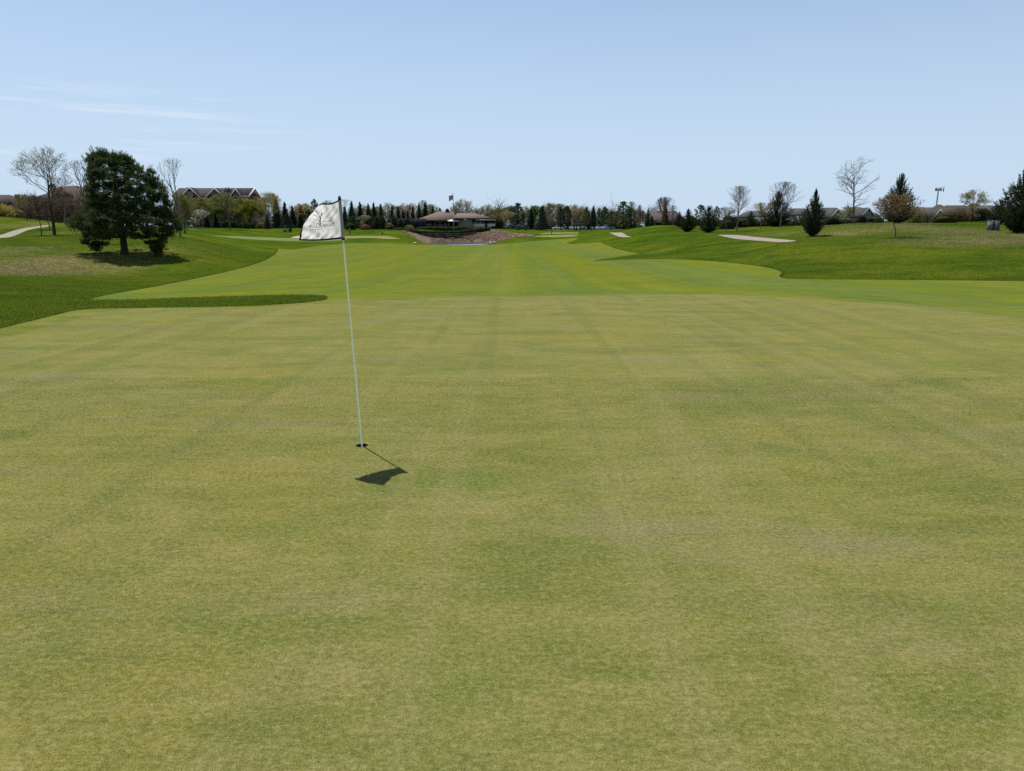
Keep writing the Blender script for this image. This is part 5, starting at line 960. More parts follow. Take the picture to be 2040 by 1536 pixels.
# roofs
def pav():
    y0, y1 = YC - 1.6, YC + 13; ry = YC + 6; P_ = [(cxl(846), y0, q(438.6)), (cxl(888), y0, q(438.4)), (cxl(908), y0 + 3, q(438.0)), (cxl(912), y1, q(437)), (cxl(829), y1, q(436)), (cxl(830), y0 + 4.5, q(436.2)), (cxl(871.5), ry, Z(421.3, ry)), (cxl(896), ry, Z(421.0, ry))]
    v = P_ + [(a, b, c - .3) for a, b, c in P_[:6]]; g = Geo(); g.add(v, [(0, 1, 7, 6), (1, 2, 7), (2, 3, 7), (3, 4, 6, 7), (4, 5, 6), (5, 0, 6)] + [(i, 8 + i, 8 + (i + 1) % 6, (i + 1) % 6) for i in range(6)] + [(13, 12, 11, 10, 9, 8)])
    return obj('roof', g, M_SH_CLUB, club)
rf = pav()
hip('roof', M_SH_CLUB, club, cxl(902), cxl(984), YC - 1.2, YC + 11.5, q(434.6), Z(424.6, YC + 5), cxl(912, YC + 5), cxl(946, YC + 5), YC + 5, 0.35)
bx('eave', M_FASCIA, club, cxl(901.8), cxl(984.3), YC - 1.26, YC - 1.1, q(435.3), q(433.8)); bx('eave', M_FASCIA, club, cxl(846), cxl(888), YC - 1.68, YC - 1.5, q(438.9), q(437.6))
bx('canopy', M_CREAM, club, cxl(948), cxl(986.5), YC - .9, YC + .8, q(439), q(437.4))
sk = Geo(); ys, ye = YC - 1.8, YC + .2; sk.add([(cxl(889.5), ye, q(437.2)), (cxl(908), ye, q(437.2)), (cxl(915.5), ys, q(440.6)), (cxl(893.5), ys, q(440.6)), (cxl(889.5), ye, q(437.9)), (cxl(908), ye, q(437.9)), (cxl(915.5), ys, q(441.2)), (cxl(893.5), ys, q(441.2))], [(0, 3, 2, 1), (4, 5, 6, 7), (0, 4, 7, 3), (2, 6, 5, 1), (3, 7, 6, 2), (1, 5, 4, 0)]); obj('awning', sk, M_WHITE, club)
cu = Geo(); yq = YC + 6; cu.box(cxl(888.6, yq), cxl(895, yq), yq - .6, yq + .6, Z(421.5, yq), Z(417.5, yq)); ob = obj('cupola', cu, M_DARKWOOD, club)
for za, zc, hw in ((418.6, 417.2, 5.2), (417.2, 414.8, 3.6)):
    g = Geo(); x0, x1 = cxl(891.8 - hw, yq), cxl(891.8 + hw, yq); xm = (x0 + x1) / 2; r_ = (x1 - x0) / 2; zz0, zz1 = Z(za, yq), Z(zc, yq)
    g.add([(x0, yq - r_, zz0), (x1, yq - r_, zz0), (x1, yq + r_, zz0), (x0, yq + r_, zz0), (xm, yq, zz1)], [(0, 1, 4), (1, 2, 4), (2, 3, 4), (3, 0, 4), (3, 2, 1, 0)]); obj('cupola_roof', g, M_DARKWOOD, ob)
bx('roof_vent', M_WHITE, club, cxl(938, YC + 5), cxl(942, YC + 5), YC + 4.6, YC + 5.2, Z(425.6, YC + 5), Z(423.2, YC + 5)); bx('flue', M_BLACK, club, cxl(957.2, YC + 6), cxl(958, YC + 6), YC + 6, YC + 6.2, Z(428, YC + 6), Z(420, YC + 6))
# ---- dark board fence left of it
fen = thing('board_fence', 'dark stained board fence running left from the clubhouse', 'fence')
yf = 242.5
for k in range(26):
    a = 768 + k * (850 - 768) / 26; bx('board', M_DARKWOOD, fen, X(a + .12, yf), X(a + (850 - 768) / 26 - .12, yf), yf + (k % 2) * .03, yf + .08 + (k % 2) * .03, h1(X(a, yf), yf) - .3, Z(435.6, yf))
bx('rail', M_DARKWOOD, fen, X(768, yf), X(850, yf), yf + .13, yf + .2, Z(437.5, yf), Z(436.6, yf)); bx('rail', M_DARKWOOD, fen, X(768, yf), X(850, yf), yf + .13, yf + .2, Z(450, yf), Z(449, yf))
bx('post', M_FASCIA, fen, X(770, yf), X(772.6, yf), yf - .3, yf - .02, h1(X(771, yf), yf) - .2, Z(436.2, yf))
for p_, tp_ in ((842.6, 418), (776, 430)): bx('post', M_DARKWOOD, fen, X(p_ - .35, yf), X(p_ + .35, yf), yf - .2, yf - .03, h1(X(p_, yf), yf) - .2, Z(tp_, yf))
# ---- retaining wall of stacked courses
rw = thing('retaining_wall', 'curved dark stone retaining wall between hedge and rock bank', 'wall')
wp = [(838, 464.2, 467), (850, 464.6, 470), (865, 464.8, 473), (885, 464.8, 474.8), (905, 464.8, 473.8), (920, 464.6, 471), (935, 463, 466.5), (948, 461, 463.5)]
yw = [231.2, 230.4, 229.8, 229.4, 229.5, 229.9, 230.6, 231.5]
for i in range(len(wp) - 1):
    for c_ in range(3):
        t0, t1 = c_ / 3, (c_ + 1) / 3; g = Geo(); V = []
        for (px, ya, yb_), yy in ((wp[i], yw[i]), (wp[i + 1], yw[i + 1])):
            za, zc = Z(yb_, yy) - .4, Z(ya, yy); l0, l1 = za + (zc - za) * t0 + .02, za + (zc - za) * t1
            V += [(X(px, yy), yy - .06 * (3 - c_), l0), (X(px, yy), yy - .06 * (3 - c_), l1), (X(px, yy) , yy + 1.2, l1), (X(px, yy), yy + 1.2, l0)]
        g.add(V, [(0, 4, 5, 1), (1, 5, 6, 2), (2, 6, 7, 3), (0, 3, 7, 4), (0, 1, 2, 3), (7, 6, 5, 4)]); obj('wall_block', g, M_WALL_T, rw)
# ---- hedges
def hedge(name, label, pts, rad, seed, mat='hedge'):
    """pts: (px, py_mid, Y, half height px)"""
    rg = np.random.default_rng(seed); g = Geo(); P_ = np.array([(X(a, Y), Y, Z(b, Y), h * Y / FPX) for a, b, Y, h in pts]); dd = np.r_[0, np.cumsum(np.linalg.norm(np.diff(P_[:, :3], axis=0), axis=1))]; n = int(dd[-1] / .8); 
    for k in range(n + 1):
        t = dd[-1] * k / n; c = np.array([np.interp(t, dd, P_[:, j]) for j in range(4)]); hh = c[3] * rg.uniform(.88, 1.1); r = rad * rg.uniform(.85, 1.1); g.blob(c[:3], (r, r, hh), rg, 9, 6, .1)
        m = 120; u = rg.normal(size=(m, 3)); u /= np.linalg.norm(u, axis=1, keepdims=True); g.leaves(c[:3] + u * np.array([r, r, hh]) * 1.06, .13, rg)
    e = thing(name, label, 'hedge', (P_[0][0], P_[0][1], P_[0][2] - P_[0][3])); o = obj('foliage', g, LEAF[mat], e); o.location = -e.location
    gs = Geo(); sub = P_[:, :3] - np.array([0, 0, 1]) * P_[:, 3:4]; gs.tubes(sub - np.array([0, 0, .5]), sub + np.array([0, 0, .6]), .06, .03, 4); o2 = obj('stems', gs, BARK['dark'], e); o2.location = -e.location
hedge('hedge', 'long low clipped hedge along the top of the retaining wall', [(784, 457.5, 234, 4.2), (800, 458.2, 233.5, 4.2), (820, 460.5, 232.8, 3.6), (850, 463, 231.8, 3.4), (885, 463.6, 231, 3.4), (915, 463, 231.2, 3.6), (935, 460.5, 232, 4.4), (955, 458, 233.5, 4.6), (971, 456.5, 235, 4.2)], .9, 31)
hedge('hedge', 'taller hedge in front of the clubhouse windows', [(835, 456.5, 240, 4.2), (850, 456, 240, 4.8), (880, 456.3, 239.5, 4.8), (905, 456.5, 239.5, 4.8), (925, 455.8, 239.5, 5.0), (931, 456.2, 239.5, 4.2)], 1.0, 32)
# ---- flagpole with its flag
yp = 238.0; xp = X(904, yp); fpz = h1(xp, yp)
fpole = thing('flagpole', 'tall pale flagpole in front of the clubhouse', 'flagpole', (xp, yp, fpz)); hp = Z(385.5, yp) - fpz
g = Geo(); g.tubes([(0, 0, -.3), (0, 0, hp * .5)], [(0, 0, hp * .5), (0, 0, hp)], [.14, .11], [.11, .07], 10, True); obj('pole', g, M_STEEL, fpole, True); g = Geo(); g.blob((0, 0, hp + .1), (.16, .16, .16), np.random.default_rng(1), 10, 6, 0); obj('finial', g, plain('gilt', (0.5, 0.35, 0.1), 0.3, 0.5, 0.8), fpole, True)
def usflag_mat():
    b = NB('stars_and_stripes'); v = b.nd('TexCoord').outputs['UV']; sp = b.nd('SeparateXYZ'); b.l.new(v, sp.inputs[0])
    st = b.math('GREATER_THAN', b.math('FRACT', b.math('MULTIPLY', sp.outputs[1], 6.5), 0), 0.5); c = b.mix(st, (0.42, 0.03, 0.045), (0.70, 0.68, 0.66))
    can = b.math('MULTIPLY', b.math('LESS_THAN', sp.outputs[0], 0.4), b.math('GREATER_THAN', sp.outputs[1], 0.46)); dots = b.nd('TexVoronoi'); dots.inputs['Scale'].default_value = 16; b.l.new(v, dots.inputs['Vector'])
    b.base(b.mix(can, c, b.mix(b.math('LESS_THAN', dots.outputs['Distance'], 0.25), (0.02, 0.025, 0.09), (0.7, 0.7, 0.7))), 0.8, 0.1); return b.m
def cloth(name, f, nu, nv, mat, parent):
    V = [f(i / nu, j / nv) for j in range(nv + 1) for i in range(nu + 1)]; F = [(j * (nu + 1) + i, j * (nu + 1) + i + 1, (j + 1) * (nu + 1) + i + 1, (j + 1) * (nu + 1) + i) for j in range(nv) for i in range(nu)]
    g = Geo(); g.add(V, F); me = g.mesh(name, True); uv = me.uv_layers.new(name='UVMap'); li = np.zeros(len(me.loops), np.int32); me.loops.foreach_get('vertex_index', li); U = np.array([(i / nu, j / nv) for j in range(nv + 1) for i in range(nu + 1)], np.float32); uv.data.foreach_set('uv', U[li].ravel()); return obj(name, me, mat, parent)
fl = thing('national_flag', 'striped flag with dark canton flying from the clubhouse flagpole', 'flag', (xp, yp, fpz + hp - .35))
fo = cloth('cloth', lambda u, v: (-.1 - 1.32 * u, .22 * math.sin(u * 7 + v) * u - .35 * u, -1.6 + 1.55 * v - .42 * u + .08 * math.sin(u * 6 + v * 3)), 14, 8, usflag_mat(), fl); so_ = fo.modifiers.new('thick', 'SOLIDIFY'); so_.thickness = 0.01
# ---- brick apartments
YA = 300.0; ax = lambda p: X(p, YA); az_ = lambda p: Z(p, YA); ga = h1(ax(430), YA)
apt = thing('apartment_block', 'large brick apartment block with white edged gables behind the left trees', 'building')
bx('wall', M_BRICK, apt, ax(352), ax(511), YA, YA + 14, ga - 1, az_(391.5))
g = Geo(); yr = YA + 7; zr_ = Z(374.6, yr); ze = az_(391.2); x0, x1 = ax(349), ax(501.5); V = [(x0, YA - .7, ze), (x1, YA - .7, ze), (x1, YA + 14.7, ze), (x0, YA + 14.7, ze), (x0, yr, zr_), (x1, yr, zr_)]; V2 = [(a, b, c - .3) for a, b, c in V]
g.add(V + V2, [(0, 1, 5, 4), (2, 3, 4, 5), (7, 6, 10, 11), (9, 8, 11, 10), (0, 6, 7, 1), (2, 8, 9, 3), (0, 4, 10, 6), (4, 3, 9, 10), (1, 7, 11, 5), (5, 11, 8, 2)]); obj('roof', g, M_SH_APT, apt)
for pc, hwp, pt, pb in ((388, 21, 373.0, 394), (437, 18.5, 374.5, 392.5), (478, 12.5, 375.5, 392.5)):
    hw = (ax(pc + hwp) - ax(pc - hwp)) / 2; xc = ax(pc); zt = Z(pt, YA - 1.6); zbm = Z(pb, YA - 1.6)
    gr = gable_front('gable_roof', M_SH_APT, apt, xc, hw, YA - 1.6, YA + 7, zbm, zt); tri_wall('gable_wall', M_BRICK_D, apt, xc, hw - .5, YA - 1.2, YA - .01, zbm - .2, zt - .5); bx('bay', M_BRICK_D, apt, xc - hw + .9, xc + hw - .9, YA - 1.15, YA - .02, ga - 1, zbm - .22)
    for s_ in (-1, 1):
        t = .5; V = [(xc, YA - 1.72, zt + .06), (xc + s_ * (hw + .1), YA - 1.72, zbm + .0), (xc + s_ * (hw + .1), YA - 1.72, zbm - .42), (xc, YA - 1.72, zt - .5)]; V += [(a, b + .1, c) for a, b, c in V]
        obj('rake_board', Geo().add(V, [(0, 1, 2, 3), (7, 6, 5, 4), (0, 4, 5, 1), (1, 5, 6, 2), (2, 6, 7, 3), (3, 7, 4, 0)]), M_TRIM, gr)
    wz = (zt + zbm) / 2 - 1.3; window(apt, xc - .95, xc + .95, YA - 1.22, wz, wz + 1.7, M_GLASS_L if pc == 388 else M_GLASS)
xr, xs = ax(487.5), ax(501.5); bx('cornice', M_TRIM, apt, xr, xs, YA - .82, YA - .7, az_(392.2), az_(390.6))
V = [(ax(501.5), YA - .75, ze), (ax(504.2), YA + 1, ze), (ax(503), yr, zr_ + .2), (ax(501.6), yr, zr_ + .1)]; V = [(xs, YA - .8, ze - .35), (xs + .35, YA - .8, ze - .35), (xs + .35, yr, zr_ + .25), (xs, yr, zr_ + .25), (xs, YA - .8, ze + .25), (xs + .35, YA - .8, ze + .25), (xs + .35, yr, zr_ - .4), (xs, yr, zr_ - .4)]
obj('rake_board', Geo().add(V, [(4, 5, 2, 3), (0, 7, 6, 1), (0, 1, 5, 4), (1, 6, 2, 5), (0, 4, 3, 7), (7, 3, 2, 6)]), M_TRIM, apt)
tri = [(xs + .02, YA, ze - .2), (xs + .02, YA + 14, ze - .2), (xs + .02, yr, zr_ - .4), (xs + .3, YA, ze - .2), (xs + .3, YA + 14, ze - .2), (xs + .3, yr, zr_ - .4)]; obj('gable_wall', Geo().add(tri, [(0, 1, 2), (5, 4, 3), (0, 3, 4, 1), (1, 4, 5, 2), (2, 5, 3, 0)]), M_BRICK, apt)
ch = bx('chimney', M_BRICK, apt, ax(446.5), ax(458.5), YA + 3, YA + 5.2, Z(389, YA + 3), Z(376, YA + 3))
for p_ in (449.5, 454.5): obj('chimney_pot', Geo().tubes([(ax(p_), YA + 4, Z(376.2, YA + 3))], [(ax(p_), YA + 4, Z(372.8, YA + 3))], .22, .2, 8, True), M_BLACK, ch)
for p_ in (366, 493, 498): obj('vent_pipe', Geo().tubes([(ax(p_), yr, Z(377, yr))], [(ax(p_), yr, Z(372.5 if p_ < 400 else 375.2, yr))], .2, .2, 8, True), M_BLACK, apt)
for fl_ in range(3):
    for k in range(11):
        xw = ax(358 + k * 14.0)
        if any(abs(xw - ax(pc)) < 3.6 for pc in (388, 437, 478)): continue
        zz_ = ga + 1.0 + fl_ * 3.7; window(apt, xw - .75, xw + .75, YA - .02, zz_, zz_ + 1.9)
# ---- brick house at the far left
YL = 185.0; lx = lambda p: X(p, YL); gl_ = h1(lx(20), YL)
lh = thing('brick_house', 'brick house with tall chimney at the left edge behind the mound', 'house')
bx('wall', M_BRICK, lh, lx(-60), lx(26), YL, YL + 10, gl_ - 1, Z(404, YL)); hip('roof', M_SH_BRN, lh, lx(-66), lx(30), YL - .6, YL + 10.6, Z(403.5, YL), Z(388, YL + 5), lx(-30), lx(2), None, .3); bx('wing', M_BRICK_D, lh, lx(26.1), lx(64), YL + 1, YL + 9, gl_ - 1, Z(401, YL))
c1 = bx('chimney', M_BRICK_D, lh, lx(-7), lx(7.4), YL - 1.4, YL - .65, gl_ - 1, Z(368.5, YL)); bx('chimney_cap', M_BRICK, c1, lx(-7.6), lx(8.0), YL - 1.46, YL - .6, Z(389.2, YL), Z(388.2, YL)); bx('chimney_pot', M_BLACK, c1, lx(0), lx(2.6), YL - 1.2, YL - .9, Z(368.4, YL), Z(364.8, YL)); bx('chimney', M_BLACK, lh, lx(22.4), lx(27.8), YL + 3, YL + 4, Z(400, YL), Z(387, YL + 3))
for p_ in (-40, -22, 18): window(lh, lx(p_ - 4), lx(p_ + 4), YL - .02, gl_ + 1.2, gl_ + 2.9)
l2 = thing('brick_house', 'brick house with brown gable roof behind the tall budding tree', 'house'); Y2 = 180.0; kx = lambda p: X(p, Y2)
bx('wall', M_BRICK, l2, kx(66), kx(205), Y2, Y2 + 10, gl_ - 1, Z(401, Y2)); hip('roof', M_SH_BRN, l2, kx(60), kx(212), Y2 - .6, Y2 + 10.6, Z(400.5, Y2), Z(370, Y2 + 5), kx(122, ), kx(142), None, .3); tri_wall('gable_wall', M_BRICK_D, l2, kx(132), 3.2, Y2 - .9, Y2 + 3, Z(401, Y2), Z(372, Y2)); c3 = bx('chimney', M_BRICK_D, l2, kx(101.5), kx(109), Y2 + 2, Y2 + 3, Z(400, Y2), Z(369, Y2 + 2)); bx('chimney_pot', M_BLACK, c3, kx(104), kx(106.4), Y2 + 2.3, Y2 + 2.7, Z(369.3, Y2 + 2), Z(366.2, Y2 + 2)); c4 = bx('chimney', M_BRICK_D, l2, kx(164), kx(170), Y2 + 3, Y2 + 4, Z(395, Y2), Z(370, Y2 + 3))
for p_ in (82, 112, 152, 180): window(l2, kx(p_ - 4), kx(p_ + 4), Y2 - .02, gl_ + 1.2, gl_ + 2.9)
# ---- low houses on the right
def house(label, pL, pR, Y, yr, ye, wall, roof, rl=.28, rr=.72, gab=None, nwin=4, dep=9):
    f = lambda p: X(p, Y); g0 = h1(f((pL + pR) / 2), Y); e = thing('house', label, 'house'); bx('wall', wall, e, f(pL + 1.5), f(pR - 1.5), Y, Y + dep, g0 - 1, Z(ye + .4, Y)); hip('roof', roof, e, f(pL), f(pR), Y - .6, Y + dep + .6, Z(ye, Y), Z(yr, Y + dep / 2), f(pL + (pR - pL) * rl), f(pL + (pR - pL) * rr), None, .25)
    if gab:
        pc, hwp, yt, yb_ = gab; hw = (f(pc + hwp) - f(pc - hwp)) / 2; gr = gable_front('gable_roof', roof, e, f(pc), hw, Y - 1.5, Y + dep / 2, Z(yb_, Y), Z(yt, Y)); tri_wall('gable_wall', M_BLUEG, e, f(pc), hw - .35, Y - 1.2, Y - .02, Z(yb_, Y) - .1, Z(yt, Y) - .35); bx('gable_bay', M_BLUEG, e, f(pc) - hw + .6, f(pc) + hw - .6, Y - 1.18, Y - .02, g0 - 1, Z(yb_, Y) - .12); window(e, f(pc) - .6, f(pc) + .6, Y - 1.22, Z(yb_, Y) - .4, Z(yb_, Y) + .8)
        for s_ in (-1, 1):
            V = [(f(pc), Y - 1.58, Z(yt, Y) + .04), (f(pc) + s_ * (hw + .05), Y - 1.58, Z(yb_, Y)), (f(pc) + s_ * (hw + .05), Y - 1.58, Z(yb_, Y) - .25), (f(pc), Y - 1.58, Z(yt, Y) - .3)]; V += [(a, b + .07, c) for a, b, c in V]; obj('rake_board', Geo().add(V, [(0, 1, 2, 3), (7, 6, 5, 4), (0, 4, 5, 1), (1, 5, 6, 2), (2, 6, 7, 3), (3, 7, 4, 0)]), M_TRIM, gr)
    for k in range(nwin):
        p_ = pL + (pR - pL) * (k + .7) / (nwin + .4)
        if gab and abs(p_ - gab[0]) < gab[1] + 2: continue
        zt = Z(ye, Y) - .7; window(e, f(p_) - .55, f(p_) + .55, Y - .02, zt - 1.4, zt)
    return e
house('low house with mauve grey roof behind the red leaved tree', 1298, 1366, 190, 420, 439, M_SIDING_T, M_SH_RED, .10, .8)
house('grey house glimpsed between the bare trees on the right', 1484, 1540, 205, 420, 431, M_SIDING, M_SH_GREY)
house('grey house just left of the lone dark juniper', 1574, 1628, 200, 415, 428, M_SIDING, M_SH_GREY)
house('grey roofed house left of the tall bare tree', 1640, 1702, 190, 413.5, 432, M_SIDING, M_SH_GREY, .2, .6, (1662, 14, 415.5, 432))
house('grey roofed house just right of the tall bare tree', 1698, 1752, 195, 412.5, 430, M_SIDING, M_SH_GREY, .3, .5, (1722, 13, 413.5, 430))
house('brown roofed house right behind the large spiky juniper', 1798, 1846, 195, 409.5, 428, M_SIDING_T, M_SH_BRN)
house('house with low grey gable below the cell tower', 1834, 1884, 185, 413, 430, M_SIDING, M_SH_GREY, .1, .75, (1862, 10, 417, 431))
house('tall roofed brown house right of the cell tower', 1866, 1902, 205, 407.5, 427, M_SIDING_T, M_SH_BRN, .38, .6)
house('wide brown roofed house behind the round topped bare tree', 1888, 1950, 200, 409, 428, M_SIDING_T, M_SH_BRN, .15, .8)
house('reddish roofed house right of the round topped bare tree', 1936, 1978, 205, 405.5, 424, M_SIDING_T, M_SH_RED, .3, .55, (1962, 12, 409, 427))
house('pale grey house half hidden by the olive juniper', 1962, 2030, 195, 409.5, 428, M_SIDING, M_SH_GREY)
# ---- cell tower
YT = 520.0; xt = X(1860, YT); ct = thing('cell_tower', 'slender pale cell tower with antenna ring above the houses', 'tower', (xt, YT, 2)); ht = Z(378, YT) - 2
g = Geo(); zs = np.linspace(-1, ht, 7); rr = np.linspace(.62, .4, 7)
g.tubes([(0, 0, z) for z in zs[:-1]], [(0, 0, z) for z in zs[1:]], rr[:-1], rr[1:], 10); obj('mast', g, M_STEEL, ct, True)
g = Geo(); n = 16; P_ = [(1.8 * math.cos(2 * math.pi * k / n), 1.8 * math.sin(2 * math.pi * k / n), ht) for k in range(n)]; g.tubes(P_, P_[1:] + P_[:1], .16, .16, 5); g.tubes([(0, 0, ht - .3)] * 6, [P_[k] for k in (0, 3, 6, 9, 12, 15)], .16, .12, 5); obj('platform', g, M_STEEL, ct)
for k in range(12):
    a = 2 * math.pi * (k + .2) / 12; o = obj('antenna', Geo().box(-.2, .2, -.12, .12, -1.2, 1.4), M_STEEL, ct); o.location = (2.0 * math.cos(a), 2.0 * math.sin(a), ht + .4); o.rotation_euler = (0, 0, a + math.pi / 2)
o = obj('antenna', Geo().box(-.28, .28, -.2, .2, -2.4, 1.4), M_STEEL, ct); o.location = (3.6, 0, ht + 1); obj('arm', Geo().tubes([(1.8, 0, ht)], [(3.6, 0, ht)], .14, .14, 5), M_STEEL, ct)

# ------------------------------------------------------------------ hole, flagstick and flag
BASE = np.array([HOLE[0], HOLE[1], 0.0]); TOP = at(676.2, 393.5, 6.0455)
cup = thing('golf_cup', 'dark round hole cut into the putting green', 'hole', (BASE[0], BASE[1], 0))
n = 40; th = np.linspace(0, 2 * math.pi, n, endpoint=False)
def ringtube(r0, z0, r1, z1, flip=False):
    g = Geo(); V = np.r_[np.c_[np.cos(th) * r0, np.sin(th) * r0, np.full(n, z0)], np.c_[np.cos(th) * r1, np.sin(th) * r1, np.full(n, z1)]]; i = np.arange(n); F = np.c_[i, (i + 1) % n, n + (i + 1) % n, n + i]; g.add(V, F[:, ::-1] if flip else F); return g
M_SOIL = plain('cut_soil', (0.035, 0.022, 0.012), 0.95, 0.1, 0, 0.3, 60); M_CUP = plain('cup_liner', (0.55, 0.55, 0.53), 0.6, 0.2, 0, 0.05)
obj('soil_rim', ringtube(0.0505, 0.0, 0.0505, -0.045, True), M_SOIL, cup); g = ringtube(0.0495, -0.045, 0.0495, -0.17, True); g.add(np.c_[np.cos(th) * .0495, np.sin(th) * .0495, np.full(n, -.17)], [tuple(range(n))]); obj('liner', g, M_CUP, cup)
# thin ragged turf lip
rg = np.random.default_rng(2); a = rg.uniform(0, 6.283, 420); g = Geo(); g.blades(np.c_[BASE[0] + np.cos(a) * .052, BASE[1] + np.sin(a) * .052, np.zeros(420)], np.c_[-np.cos(a) * .5 + rg.normal(size=420) * .4, -np.sin(a) * .5 + rg.normal(size=420) * .4, np.ones(420)], rg.uniform(.003, .008, 420), .002, rg)
o = obj('turf_lip', g, foliage('lip_blades', (0.08, 0.09, 0.015), (0.2, 0.19, 0.06), 0.3), cup); o.location = -cup.location
stick = thing('flagstick', 'slim white flagstick standing in the hole with its flag flying left', 'flagstick', tuple(BASE)); ax_ = TOP - BASE; d0 = unit(ax_)
def loft_tube(pts, radii, n=14):
    g = Geo(); P_ = np.array(pts); d = unit(P_[-1] - P_[0]); a = unit(np.cross(d, np.array([0, 1., 0]))); b = np.cross(d, a); t = np.arange(n) * 2 * math.pi / n; m = len(P_)
    V = np.concatenate([p + r * (np.outer(np.cos(t), a) + np.outer(np.sin(t), b)) for p, r in zip(P_, radii)]); F = [(k * n + i, k * n + (i + 1) % n, (k + 1) * n + (i + 1) % n, (k + 1) * n + i) for k in range(m - 1) for i in range(n)]; g.add(V, F); return g
kk = np.linspace(-.065, 1, 12); M_FIB = None
def fibre_mat():
    b = NB('fibreglass_white'); n_ = b.noise(b.pos(), 3, 3); col = b.mix(n_, (0.82, 0.86, 0.76), (0.86, 0.89, 0.80)); b.base(col, 0.35, 0.3); t = b.nd('BsdfTranslucent'); b.l.new(col, t.inputs['Color']); ms = b.nd('MixShader'); ms.inputs[0].default_value = 0.6; b.l.new(b.b.outputs[0], ms.inputs[1]); b.l.new(t.outputs[0], ms.inputs[2]); b.l.new(ms.outputs[0], b.o.inputs['Surface']); return b.m
obj('pole', loft_tube([ax_ * k for k in kk], np.linspace(.0080, .0062, 12)), fibre_mat(), stick, True)
g = Geo(); g.tubes([ax_ - d0 * .012, ax_ + d0 * .004], [ax_ + d0 * .004, ax_ + d0 * .014], [.0125, .011], [.011, .006], 12, True); obj('cap', g, M_BLACK, stick, True)
A0 = at(683.6, 475.2, 6.05); A1 = at(676.6, 396.6, 6.047); F0 = np.array([-1.699, 5.78, 1.783]); F1 = np.array([-1.523, 5.73, 2.041])
NRM = unit(np.cross(F0 - A0, A1 - A0)); NRM = NRM if NRM[1] < 0 else -NRM          # towards the viewer
def flag_s(u, v, wr=True):
    P = (1 - u) * ((1 - v) * A0 + v * A1) + u * ((1 - v) * F0 + v * F1)
    P = P + np.array([0, 0, -.012 * math.sin(2 * math.pi * u) * v ** 2 - .010 * math.sin(math.pi * u) * (1 - v)])
    wv = math.exp(-((v - .52) / .22) ** 2); b = (min(u, .93) / .93) ** 4 * (.026 * 4 * v * (1 - v) + .026 * wv); P = P + np.array([-b, .3 * b, 0])
    if u > .93: s_ = (u - .93) / .07; P = P + np.array([s_ * .026 * wv, -s_ * .02 * wv, 0])
    P = P - NRM * .045 * math.sin(math.pi * u) * (.5 + .5 * v)
    if wr:
        k = .0042 * math.sin(58 * u + 9 * v) * math.exp(-v / .16) + .0075 * math.sin((u * 1.5 + (1 - v) * .9) * 15) * math.exp(-((1 - v) * 1.2 + u) * 1.6) + .006 * math.sin(11 * u - 7 * v + 1) * u * (1 - u) * 3 + .0035 * math.sin(31 * u + 16 * v + 2 * math.sin(9 * v)) * (1 - .6 * v) + .003 * math.sin(24 * v - 13 * u) * u
        P = P + NRM * k * 1.15 * min(1, u * 8)
    return P
def cloth_mat(name, c, tr):
    b = NB(name); n_ = b.noise(b.pos(), 900, 2); col = b.mix(n_, tuple(q * .96 for q in c), c); b.base(col, 0.75, 0.15); t = b.nd('BsdfTranslucent'); b.l.new(col, t.inputs['Color']); ms = b.nd('MixShader'); ms.inputs[0].default_value = tr; b.l.new(b.b.outputs[0], ms.inputs[1]); b.l.new(t.outputs[0], ms.inputs[2]); b.l.new(ms.outputs[0], b.o.inputs['Surface']); return b.m
M_CLOTH = cloth_mat('flag_nylon', (0.78, 0.75, 0.73), 0.58); M_HEM = cloth_mat('flag_hem', (0.035, 0.022, 0.02), 0.1); M_SLV = cloth_mat('flag_sleeve', (0.40, 0.40, 0.40), 0.25); M_INK = plain('flag_print', (0.055, 0.045, 0.045), 0.8, 0.1, 0, 0.1); M_INK2 = plain('flag_print_brown', (0.075, 0.045, 0.045), 0.8, 0.1, 0, 0.1)
fg = obj('flag', Geo().add([flag_s(i / 80, j / 56) for j in range(57) for i in range(81)], [(j * 81 + i, j * 81 + i + 1, (j + 1) * 81 + i + 1, (j + 1) * 81 + i) for j in range(56) for i in range(80)]), M_CLOTH, stick, True); fg.location = -stick.location
def strip(path, off):
    """closed ribbon along (u,v) path pairs (outer, inner)"""
    g = Geo(); V = []
    for (a, b) in path:
        pa, pb = flag_s(*a), flag_s(*b); V += [pa + NRM * off, pb + NRM * off, pb - NRM * off, pa - NRM * off]
    m = len(path); F = [(4 * k + i, 4 * k + (i + 1) % 4, 4 * k + 4 + (i + 1) % 4, 4 * k + 4 + i) for k in range(m - 1) for i in range(4)] + [(3, 2, 1, 0), (4 * m - 4, 4 * m - 3, 4 * m - 2, 4 * m - 1)]; g.add(V, F); return g
ks = [k / 60 for k in range(61)]
for path, o_ in (([((u, 0.0), (u, .046)) for u in ks], .0026), ([((u, 1.0), (u, .966)) for u in ks], .0027), ([((1.0, v), (.960, v)) for v in ks], .0028), ([((.018, v), (.036, v)) for v in ks], .0013)):
    h_ = obj('hem', strip(path, o_), M_HEM, fg)
g = Geo(); ks2 = np.linspace(0, 1, 9); pp = [A0 + (A1 - A0) * k for k in ks2]; g.tubes(pp[:-1], pp[1:], .0135, .0135, 12); obj('sleeve', g, M_SLV, fg, True)
g = Geo(); g.tubes([A0 - (A1 - A0) * .035], [A0 + (A1 - A0) * .012], .0150, .0150, 12, True); g.tubes([A1 - (A1 - A0) * .03], [A1 + (A1 - A0) * .02], .0150, .0142, 12, True); obj('sleeve_binding', g, M_HEM, fg, True)
